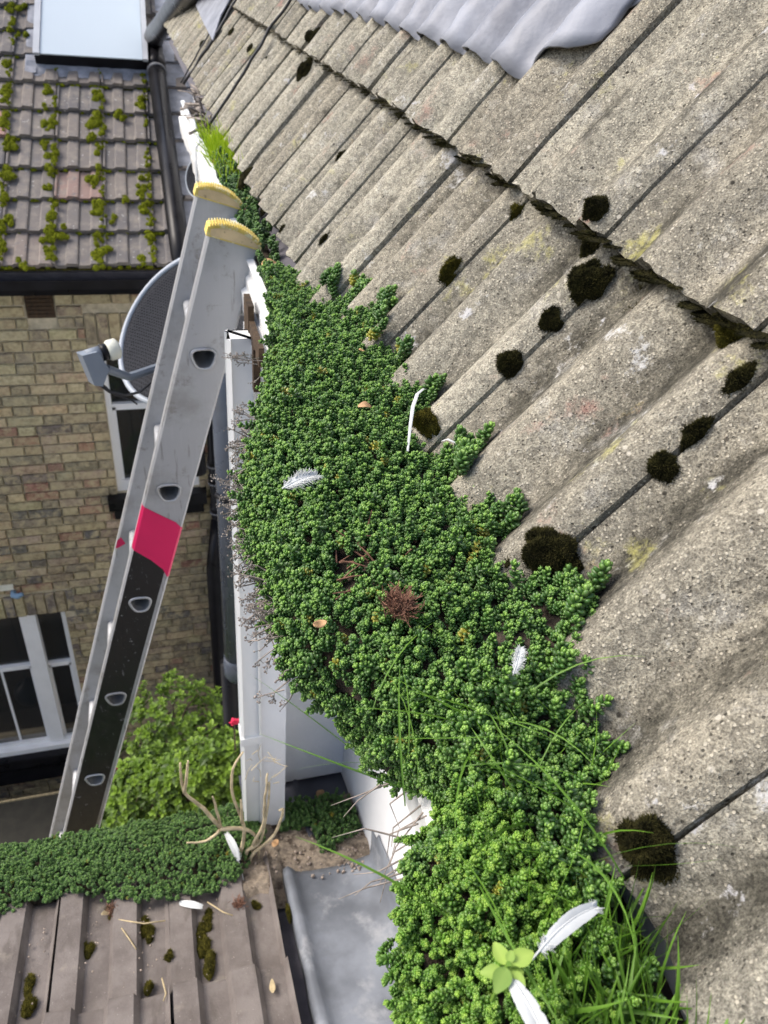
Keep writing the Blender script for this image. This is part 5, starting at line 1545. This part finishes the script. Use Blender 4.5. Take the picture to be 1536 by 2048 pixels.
for i, (x, s_) in enumerate(FM):
    for k in range(rs.randrange(3, 8)):
        r_ = rs.uniform(0.012, 0.028)
        cushion(b, FPt(x + rs.gauss(0, 0.014), s_ + rs.gauss(0, 0.032), 0.056), FU, FWv, FN, r_ * rs.uniform(.7, 1.2), r_ * rs.uniform(.8, 1.3), r_ * 0.7, i * 7 + k, 45, 0.008)
for c in range(0, 9):
    for q_ in range(60):
        x = rs.uniform(-1.0, 0.10)
        near_line = min(abs(x + 0.812 - FC * k - 0.0) for k in range(-1, 5))
        if near_line < 0.06 and rs.random() < 0.7 or rs.random() < 0.22:
            r_ = rs.uniform(0.006, 0.014)
            cushion(b, FPt(x, c * FG - rs.uniform(0.0, 0.012), 0.030), FU, FWv, FN, r_ * 1.4, r_, r_ * 0.9, q_ + c * 60, 14, 0.006)
for k in range(0, 4):
    for q_ in range(170):
        s_ = rs.uniform(0, 2.4); x = -0.812 + FC * k + rs.gauss(-0.006, 0.010)
        if noise.noise(Vector((k * 5, s_ * 4, 1))) < -0.1: continue
        r_ = rs.uniform(0.006, 0.013)
        cushion(b, FPt(x, s_, 0.030 + 0.038 * (1 - (s_ / FG) % 1.0)), FU, FWv, FN, r_, r_ * 1.4, r_ * 0.8, q_ + k, 16, 0.006)
tag(b.build('moss', M_MOSSY, None, False, 'tip'), 'bright yellow green moss along the joints of the far brick house roof', 'moss', kind='stuff')
b = MB()  # moss strips that also darken the course fronts in place of their shadow
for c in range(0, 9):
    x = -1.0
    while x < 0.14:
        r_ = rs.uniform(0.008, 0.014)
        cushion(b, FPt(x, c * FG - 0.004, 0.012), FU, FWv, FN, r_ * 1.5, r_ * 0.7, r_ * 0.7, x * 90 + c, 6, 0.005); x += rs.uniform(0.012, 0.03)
tag(b.build('moss', M_MOSSG, None, False, 'tip'), 'dark moss doubling as the shadow line at each course edge of the far brick house roof', 'moss', kind='stuff')
# moss and crumbs in the channels of the low roof
b = MB()
for (x, s_, r_, l_) in [(-0.247, 0.20, .014, .03), (-0.136, 0.175, .016, .035), (-0.132, 0.20, .014, .03), (-0.013, 0.235, .019, .045), (-0.010, 0.29, .017, .05), (-0.006, 0.20, .016, .03), (-0.356, 0.265, .014, .04), (-0.35, 0.31, .012, .03), (-0.131, 0.33, .011, .02), (-0.086, 0.285, .008, .009), (0.105, 0.19, .012, .02), (0.168, 0.22, .006, .03), (0.06, 0.13, .02, .025), (-0.20, 0.14, .016, .03)]:
    for k in range(5):
        cushion(b, LP(x + rs.gauss(0, r_ * .4), s_ + rs.gauss(0, l_ * .5), 0.018 if x != -0.086 else 0.034), Vector((1, 0, 0)), LD, LN, r_ * .6, l_ * .45, 0.008, x * 70 + k, 130, 0.004)
tag(b.build('moss', M_MOSSG, None, False, 'tip'), 'moss clumps in the channels of the brown tiles', 'moss', kind='stuff')

# ------------------------------------------------------------------ feathers, dead leaves, stalks
def feather(label, base, tip, nrm, width, bare=0.25, fluffy=0.3, n=46, curve=0.0):
    base, tip, nrm = Vector(base), Vector(tip), Vector(nrm).normalized()
    d = tip - base; L = d.length; d.normalize(); nrm = (nrm - d * nrm.dot(d)).normalized(); sd = d.cross(nrm)
    t0 = thing('feather', label, 'feather', base)
    ctr = lambda t: base + d * (L * t) + sd * (curve * L * math.sin(math.pi * t)) + nrm * (0.10 * L * math.sin(math.pi * t))
    b = MB(); b.tube([ctr(k / 12) for k in range(13)], [0.022 * width * (1.6 - 1.2 * k / 12) + 0.0002 for k in range(13)], 6); part(b, 'quill', M_FEATHER, t0, True)
    b = MB()
    for sg in (-1, 1):
        V_ = []; F_ = []
        for k in range(n):
            t = bare + (1 - bare) * k / (n - 1)
            x = (t - bare) / (1 - bare)
            env = math.sin(math.pi * min(0.90, 0.14 + 0.76 * x)) ** 0.6
            fz = max(0, 1 - x / max(1e-3, fluffy)) if fluffy > 0 else 0
            w = width * 0.5 * env * (1 if sg > 0 else 0.75) * (1 + 0.05 * noise.noise(Vector((k * 0.6, sg, L * 300)))) * (0.86 if noise.noise(Vector((k * 0.23, sg * 3, width * 900))) > 0.42 else 1.0)
            p = ctr(t)
            dd = (sd * sg + d * 0.55 + nrm * 0.18).normalized()
            V_ += [p, p + dd * w * 0.5 + nrm * 0.05 * w, p + dd * w * (1 - 0.25 * fz) - nrm * 0.05 * w]
            if k: q_ = 3 * k; F_ += [(q_ - 3, q_ - 2, q_ + 1, q_), (q_ - 2, q_ - 1, q_ + 2, q_ + 1)]
            if fz > 0.05 or x > 0.9:
                for r_ in range(2):
                    d2 = (dd + Vector((rs.gauss(0, .35), rs.gauss(0, .35), rs.gauss(.15, .4)))).normalized()
                    b.tube([p + dd * w * .3, p + dd * w * .5 + d2 * w * .45, p + dd * w * .5 + d2 * w * rs.uniform(.7, 1.1)], [0.00022, 0.00018, 0.0001], 3, cap=False)
        b.add(V_, F_)
    part(b, 'vane', M_FEATHER, t0, True)
    return t0
feather('fluffy white feather resting on the middle of the stonecrop', (0.084, 0.500, -0.338), (0.114, 0.512, -0.336), (0, -0.3, 1), 0.016, 0.05, 0.9)
feather('broad white feather lying above the near grass', (0.132, 0.134, -0.345), (0.168, 0.146, -0.338), (0.1, -0.4, 1), 0.010, 0.12, 0.12, curve=-0.08)
feather('small white downy feather near the tile edge', (0.190, 0.290, -0.346), (0.202, 0.308, -0.342), (0, -0.3, 1), 0.009, 0.05, 0.8, 26)
feather('white quill feather at the bottom edge under the seedling', (0.118, 0.126, -0.338), (0.121, 0.095, -0.335), (0, 0.2, 1), 0.012, 0.0, 0.0)
feather('long ragged white feather hanging over the low stonecrop', (0.085, 0.985, -1.752), (0.056, 1.085, -1.690), (0.1, -0.9, 0.5), 0.022, 0.45, 0.3, curve=0.05)
feather('short white feather on the brown tiles beside the low stonecrop', (-0.060, 0.962, -1.722), (-0.012, 0.938, -1.716), (0, -0.2, 1), 0.020, 0.0, 0.0)
def bits(name, label, cat, pts, m, r=0.002):
    b = MB()
    for p in pts: pebble(b, p, r)
    return tag(b.build(name, m, None, True), label, cat)
def ribbon(name, label, cat, pts, w, m):
    b = MB(); V_ = []; F_ = []
    pts = [Vector(p) for p in pts]
    for i, p in enumerate(pts):
        d = (pts[min(i + 1, len(pts) - 1)] - pts[max(i - 1, 0)]).normalized(); sd = d.cross(Vector((0, 0.3, 1))).normalized()
        ww = w * (0.35 + 0.65 * math.sin(math.pi * (i + 0.5) / len(pts)))
        V_ += [p - sd * ww, p + Vector((0, 0, ww * 0.5)), p + sd * ww]
        if i: k = 3 * i; F_ += [(k - 3, k - 2, k + 1, k), (k - 2, k - 1, k + 2, k + 1)]
    b.add(V_, F_); return tag(b.build(name, m, None, True), label, cat)
ribbon('straw', 'pale dry grass blade sticking out near the upper tile edge', 'straw', [(0.205, 0.560, -0.350), (0.214, 0.585, -0.338), (0.222, 0.606, -0.331), (0.232, 0.625, -0.328), (0.243, 0.640, -0.331), (0.249, 0.648, -0.336)], 0.0018, M_FEATHER)
ribbon('scrap', 'tiny white scrap on the stonecrop beside the brown moss', 'scrap', [(0.236, 0.560, -0.342), (0.240, 0.556, -0.338), (0.245, 0.551, -0.339), (0.249, 0.548, -0.342)], 0.0020, M_FEATHER)
def dead_leaf(label, c, d, nrm, L, w, m=M_DEADL, cup=0.25):
    c, d, nrm = Vector(c), Vector(d).normalized(), Vector(nrm).normalized(); nrm = (nrm - d * nrm.dot(d)).normalized(); sd = d.cross(nrm)
    b = MB(); V_ = []; F_ = []; n = 8
    for i in range(n + 1):
        t = i / n; ww = w * 0.5 * math.sin(math.pi * (0.06 + 0.90 * t)) ** 0.8
        p = c + d * (L * (t - 0.5)) + nrm * (0.12 * L * math.sin(t * 5 + L * 900))
        for k in (-1, -0.5, 0, 0.5, 1): V_.append(p + sd * (ww * k) + nrm * (cup * ww * k * k + 0.05 * w * noise.noise(Vector((t * 6, k * 3, L * 999)))))
        if i:
            for k in range(4): a = (i - 1) * 5 + k; F_.append((a, a + 1, a + 6, a + 5))
    b.add(V_, F_)
    o = b.build('dead_leaf', m, None, True); md = o.modifiers.new('thickness', 'SOLIDIFY'); md.thickness = 0.0004
    return tag(o, label, 'leaf')
dead_leaf('curled tan leaf in the gutter beside the ladder top', (0.186, 1.235, -0.405), (1, -0.2, 0.1), (0, -0.5, 1), 0.028, 0.016)
dead_leaf('brown leaf in the gutter behind the farther ladder cap', (0.190, 1.60, -0.415), (1, 0.3, 0.1), (0, -0.4, 1), 0.026, 0.016)
dead_leaf('small orange leaf on the upper stonecrop near the tiles', (0.214, 0.765, -0.345), (0.3, 0.5, -0.4), (0, -0.4, 1), 0.011, 0.006)
dead_leaf('rust brown leaf in the stonecrop left of the pale grass blade', (0.182, 0.626, -0.338), (1, -0.2, 0), (0, -0.4, 1), 0.013, 0.007)
dead_leaf('oval tan leaf on the stonecrop by the dried flower heads', (0.086, 0.362, -0.352), (1, 0.1, 0.1), (0, -0.5, 1), 0.009, 0.0055)
dead_leaf('straw coloured leaf lying on the brown tiles', (0.108, 0.717, -1.660), (0.1, 1, -0.2), (0, 0.3, 1), 0.030, 0.012, M_STRAW)
dead_leaf('orange leaf on the grit below the white downpipe', (0.170, 1.075, -1.752), (0.6, 0.7, 0.1), (0, -0.2, 1), 0.022, 0.016)
dead_leaf('reddish leaf on the dark lead below the boarded bay', (0.318, 1.245, -1.840), (0.7, 0.6, 0.2), (0, -0.2, 1), 0.028, 0.022)
dead_leaf('yellow leaf at the front edge of the low stonecrop', (-0.21, 0.985, -1.738), (1, 0.3, 0), (0, -0.3, 1), 0.030, 0.012, M_STRAW)
b = MB()
for (c, r_) in (((0.140, 0.362, -0.345), 0.010),):
    for k in range(420):
        v = Vector((rs.gauss(0, .5), rs.gauss(0, .5), rs.gauss(0, .25))) * r_
        e = Vector((rs.gauss(0, 1), rs.gauss(0, 1), rs.gauss(0.3, .6))).normalized()
        p = Vector(c) + v; b.tube([p, p + e * 0.004, p + e * 0.007 + Vector((rs.gauss(0, .001), 0, .001))], 0.00035, 3, cap=False)
tag(b.build('dried_flower_head', M_REDB), 'reddish brown dried flower head in the middle of the stonecrop', 'flower')
b = MB()
for c in ((-0.200, 0.985, -1.737), (0.066, 0.925, -1.712)):
    for k in range(200):
        v = Vector((rs.gauss(0, .5), rs.gauss(0, .5), rs.gauss(0, .3))) * 0.013
        e = Vector((rs.gauss(0, 1), rs.gauss(0, 1), rs.gauss(0.3, .6))).normalized(); p = Vector(c) + v
        b.tube([p, p + e * 0.005, p + e * 0.009], 0.0005, 3, cap=False)
    tag(b.build('dried_flower_head', M_REDB), 'brown dried flower head ' + ('at the left front of the low stonecrop' if c[0] < 0 else 'on the brown tiles beside the grit'), 'flower'); b = MB()
# bare dead stems in the hollow of the mat
b = MB()
for k in range(24):
    p = Vector((0.130 + rs.gauss(0, .016), 0.425 + rs.gauss(0, .020), -0.360 + rs.gauss(0, .003))); e = Vector((rs.gauss(0, 1), rs.gauss(0, .6), 0.15)).normalized()
    b.tube([p, p + e * 0.010 + Vector((0, 0, .001)), p + e * 0.022], [0.0007, 0.0006, 0.0003], 4, cap=False)
tag(b.build('dead_stems', M_REDB), 'tangle of bare dead stems showing in a gap of the stonecrop', 'stems', kind='stuff')
# dead flower heads along the outer edge
def dead_head(label, c, out, n, spread):
    c = Vector(c) + Vector((-0.022, 0, 0.004)); out = Vector(out).normalized()
    t0 = thing('dead_flower_stalk', label, 'dead flower', c - out * 0.02)
    b = MB(); fb = MB()
    for k in range(n):
        d = (out + Vector((rs.gauss(0, .5), rs.gauss(0, .7), rs.gauss(0.1, .5)))).normalized()
        root = c - out * rs.uniform(0.01, 0.03) + Vector((0, rs.gauss(0, spread * .5), rs.gauss(0, .004)))
        m_ = root + d * rs.uniform(0.010, 0.017); e = m_ + (d + Vector((rs.gauss(0, .4), rs.gauss(0, .4), rs.gauss(-.1, .4)))) * rs.uniform(0.004, 0.010)
        b.tube([root, m_, e], [0.0006, 0.0005, 0.0004], 4, cap=False)
        for q_ in range(rs.randrange(6, 12)):
            f_ = (d + Vector((rs.gauss(0, .9), rs.gauss(0, .9), rs.gauss(0, .9)))).normalized(); p = e - (e - m_) * rs.uniform(0, .7); tip_ = p + f_ * rs.uniform(0.002, 0.0055)
            b.tube([p, tip_], [0.0003, 0.0002], 3, cap=False); pebble(fb, tip_, rs.uniform(0.0006, 0.0013))
    part(b, 'stalks', M_DEADF, t0)['kind'] = 'stuff'; part(fb, 'seed_heads', M_DEADF, t0, True)['kind'] = 'stuff'
dead_head('wispy dead flower stalk reaching over the white gutter by the ladder', (0.120, 0.90, -0.415), (-1, 0.1, 0.1), 10, 0.03)
dead_head('spray of dead flowers on the gutter edge above the white feather', (0.092, 0.705, -0.41), (-1, 0.0, 0.0), 26, 0.04)
dead_head('lower part of the dead flower spray above the white feather', (0.080, 0.650, -0.41), (-1, -0.1, -0.1), 18, 0.03)
dead_head('grey dead flowers level with the white feather', (0.070, 0.595, -0.415), (-1, 0, 0), 22, 0.03)
dead_head('grey dead flowers just below the white feather', (0.072, 0.535, -0.42), (-1, 0, -0.1), 24, 0.03)
dead_head('pale dead flowers at the widest bulge of the mat', (0.072, 0.480, -0.42), (-1, 0, -0.2), 20, 0.03)
dead_head('beige dead flower cluster at the lower corner of the mat', (0.076, 0.440, -0.418), (-1, -0.1, -0.1), 34, 0.03)
dead_head('hanging dead stalk below the lower corner of the mat', (0.078, 0.375, -0.43), (-0.8, -0.2, -0.6), 9, 0.03)
# hanging rootlets
b = MB()
for k in range(16):
    p = Vector((0.13 + rs.uniform(-.012, .02), rs.uniform(0.24, 0.32), -0.46)); d = Vector((rs.uniform(-1, -.2), rs.gauss(0, .3), rs.uniform(-.8, 0.1))).normalized()
    q_ = p + d * rs.uniform(.015, .03); e = q_ + (d + Vector((rs.gauss(0, .5), rs.gauss(0, .5), -0.6))).normalized() * rs.uniform(.012, .03)
    b.tube([p, q_, e], [0.0007, 0.0005, 0.0002], 4, cap=False)
tag(b.build('rootlets', M_DEADF), 'thin grey rootlets hanging from the mat over the white wall', 'roots', kind='stuff')
# bare pale twigs standing out of the low stonecrop
TW = [[(0.045, -1.73), (0.008, -1.647), (-0.027, -1.579), (-0.029, -1.479)], [(-0.027, -1.579), (-0.017, -1.491), (-0.013, -1.457)], [(0.045, -1.73), (0.008, -1.769), (-0.039, -1.767)], [(0.045, -1.73), (0.037, -1.637), (0.032, -1.597)], [(0.091, -1.835), (0.102, -1.759), (0.096, -1.715), (0.078, -1.611), (0.085, -1.519), (0.107, -1.472)], [(0.096, -1.715), (0.096, -1.616)], [(0.103, -1.82), (0.14, -1.793), (0.16, -1.655), (0.162, -1.579)], [(0.115, -1.84), (0.172, -1.761), (0.192, -1.665), (0.184, -1.653)], [(0.122, -1.80), (0.147, -1.732), (0.152, -1.633), (0.16, -1.55)], [(0.045, -1.73), (0.105, -1.745), (0.135, -1.80), (0.13, -1.88)]]
tw = thing('dead_plant', 'bare pale twisting dead plant rising from the low stonecrop', 'dead plant', (0.09, 1.12, -1.83))
for k, pts in enumerate(TW):
    b = MB(); yo = [0.0, 0.01, -0.012, 0.006, -0.02, -0.014, -0.03, -0.035, -0.025, -0.006][k]
    kk = 1.065 / 1.13; P3 = [Vector((x * kk + rs.gauss(0, .0012), 1.065 + yo * 0.6 + 0.004 * i * (-1) ** k, z * kk)) for i, (x, z) in enumerate(pts)]
    if k in (4, 6, 7, 8): P3 = [P3[0] + Vector((0, 0.01, -0.06))] + P3
    Q = []
    for i in range(len(P3) - 1):
        for t in (0, .25, .5, .75):
            p0, p1, p2, p3 = P3[max(i - 1, 0)], P3[i], P3[i + 1], P3[min(i + 2, len(P3) - 1)]
            Q.append(0.5 * (2 * p1 + (p2 - p0) * t + (2 * p0 - 5 * p1 + 4 * p2 - p3) * t * t + (3 * p1 - p0 - 3 * p2 + p3) * t ** 3) + Vector((rs.gauss(0, .0006), 0, rs.gauss(0, .0006))))
    Q.append(P3[-1]); r0 = 0.0052 if len(pts) > 3 else 0.0040
    b.tube(Q, [r0 * (1 - 0.6 * i / len(Q)) for i in range(len(Q))], 6); part(b, 'branch', M_TWIG, tw, True)
b = MB()
for k in range(14):
    p = Vector((0.140 + rs.uniform(-.04, .03), 1.06, -1.44 + rs.uniform(-.06, .06))); d = Vector((rs.gauss(0, .7), rs.gauss(0, .3), rs.gauss(.5, .6))).normalized()
    b.tube([p, p + d * .02, p + d * .03 + Vector((rs.gauss(0, .01), 0, rs.gauss(0, .01)))], [0.0009, 0.0007, 0.0004], 4, cap=False)
part(b, 'twigs', M_TWIG, tw)
# straws on the low roof
for k, (a, c, lab) in enumerate([((-0.19, 0.955), (-0.09, 0.925), 'bent straw along the front of the low stonecrop'), ((-0.18, 0.93), (-0.15, 0.87), 'short straw in the second tile channel'), ((0.0, 0.95), (0.05, 0.90), 'forked straw between the white feather and the grit'), ((-0.10, 0.79), (-0.098, 0.74), 'straw at the bottom edge of the brown tiles')]):
    z = lambda x, y: (-1.42275 - y * math.sin(PR)) / math.cos(PR) + 0.040
    b = MB(); m_ = ((a[0] + c[0]) / 2 + 0.006, (a[1] + c[1]) / 2 - 0.012)
    b.tube([(a[0], a[1], z(*a)), (m_[0], m_[1], z(*m_) + 0.002), (c[0], c[1], z(*c))], 0.0016, 5)
    tag(b.build('straw', M_STRAW, None, True), lab, 'straw')
# broad leaved seedling at the bottom
sd_ = thing('seedling', 'pale green round leaved seedling beside the white quill feather', 'plant', (0.117, 0.132, -0.37))
b = MB(); b.tube([(0.117, 0.132, -0.37), (0.118, 0.131, -0.335)], 0.0012, 6); part(b, 'stem', M_SEEDL, sd_)
for k, (az, el, L) in enumerate([(0.2, 10, .016), (1.7, 15, .014), (2.9, 5, .013), (3.9, 12, .016), (5.0, 20, .014), (5.9, 30, .010), (1.0, 45, .008), (0.6, -5, .013)]):
    b = MB(); el = R(el); d = Vector((math.cos(az) * math.cos(el), math.sin(az) * math.cos(el), math.sin(el))); sdv = Vector((-math.sin(az), math.cos(az), 0)); up = d.cross(sdv)
    V_ = []; F_ = []; A_ = []
    for i in range(7):
        t = i / 6; w = L * 0.25 * math.sin(math.pi * (0.08 + 0.86 * t ** 0.8))
        p = Vector((0.118, 0.131, -0.336 - 0.003 * (k % 3))) + d * (L * (0.15 + t) * 0.72) - Vector((0, 0, L * 0.18 * t * t))
        V_ += [p - sdv * w, p - up * w * .0 - Vector((0, 0, w * .2)), p + sdv * w]; A_ += [.5, .9, .5]
        if i: q_ = 3 * i; F_ += [(q_ - 3, q_ - 2, q_ + 1, q_), (q_ - 2, q_ - 1, q_ + 2, q_ + 1)]
    b.add(V_, F_, A_); part(b, 'leaf', M_SEEDL, sd_, True, 'tip')
# roots and crumbled mortar at the far end of the gutter
b = MB()
for k in range(60):
    p = Vector((0.215 + rs.gauss(0, .012), rs.uniform(2.45, 3.2), -0.44)); d = Vector((rs.gauss(0, .8), rs.gauss(0, 1), rs.gauss(.3, .4))).normalized()
    b.tube([p, p + d * .03, p + d * .05 + Vector((rs.gauss(0, .02), rs.gauss(0, .02), -.01))], rs.uniform(0.0015, 0.005), 5)
tag(b.build('debris', M_DEADF, None, True), 'pale dead roots and crumbled mortar in the far end of the gutter', 'debris', kind='stuff')
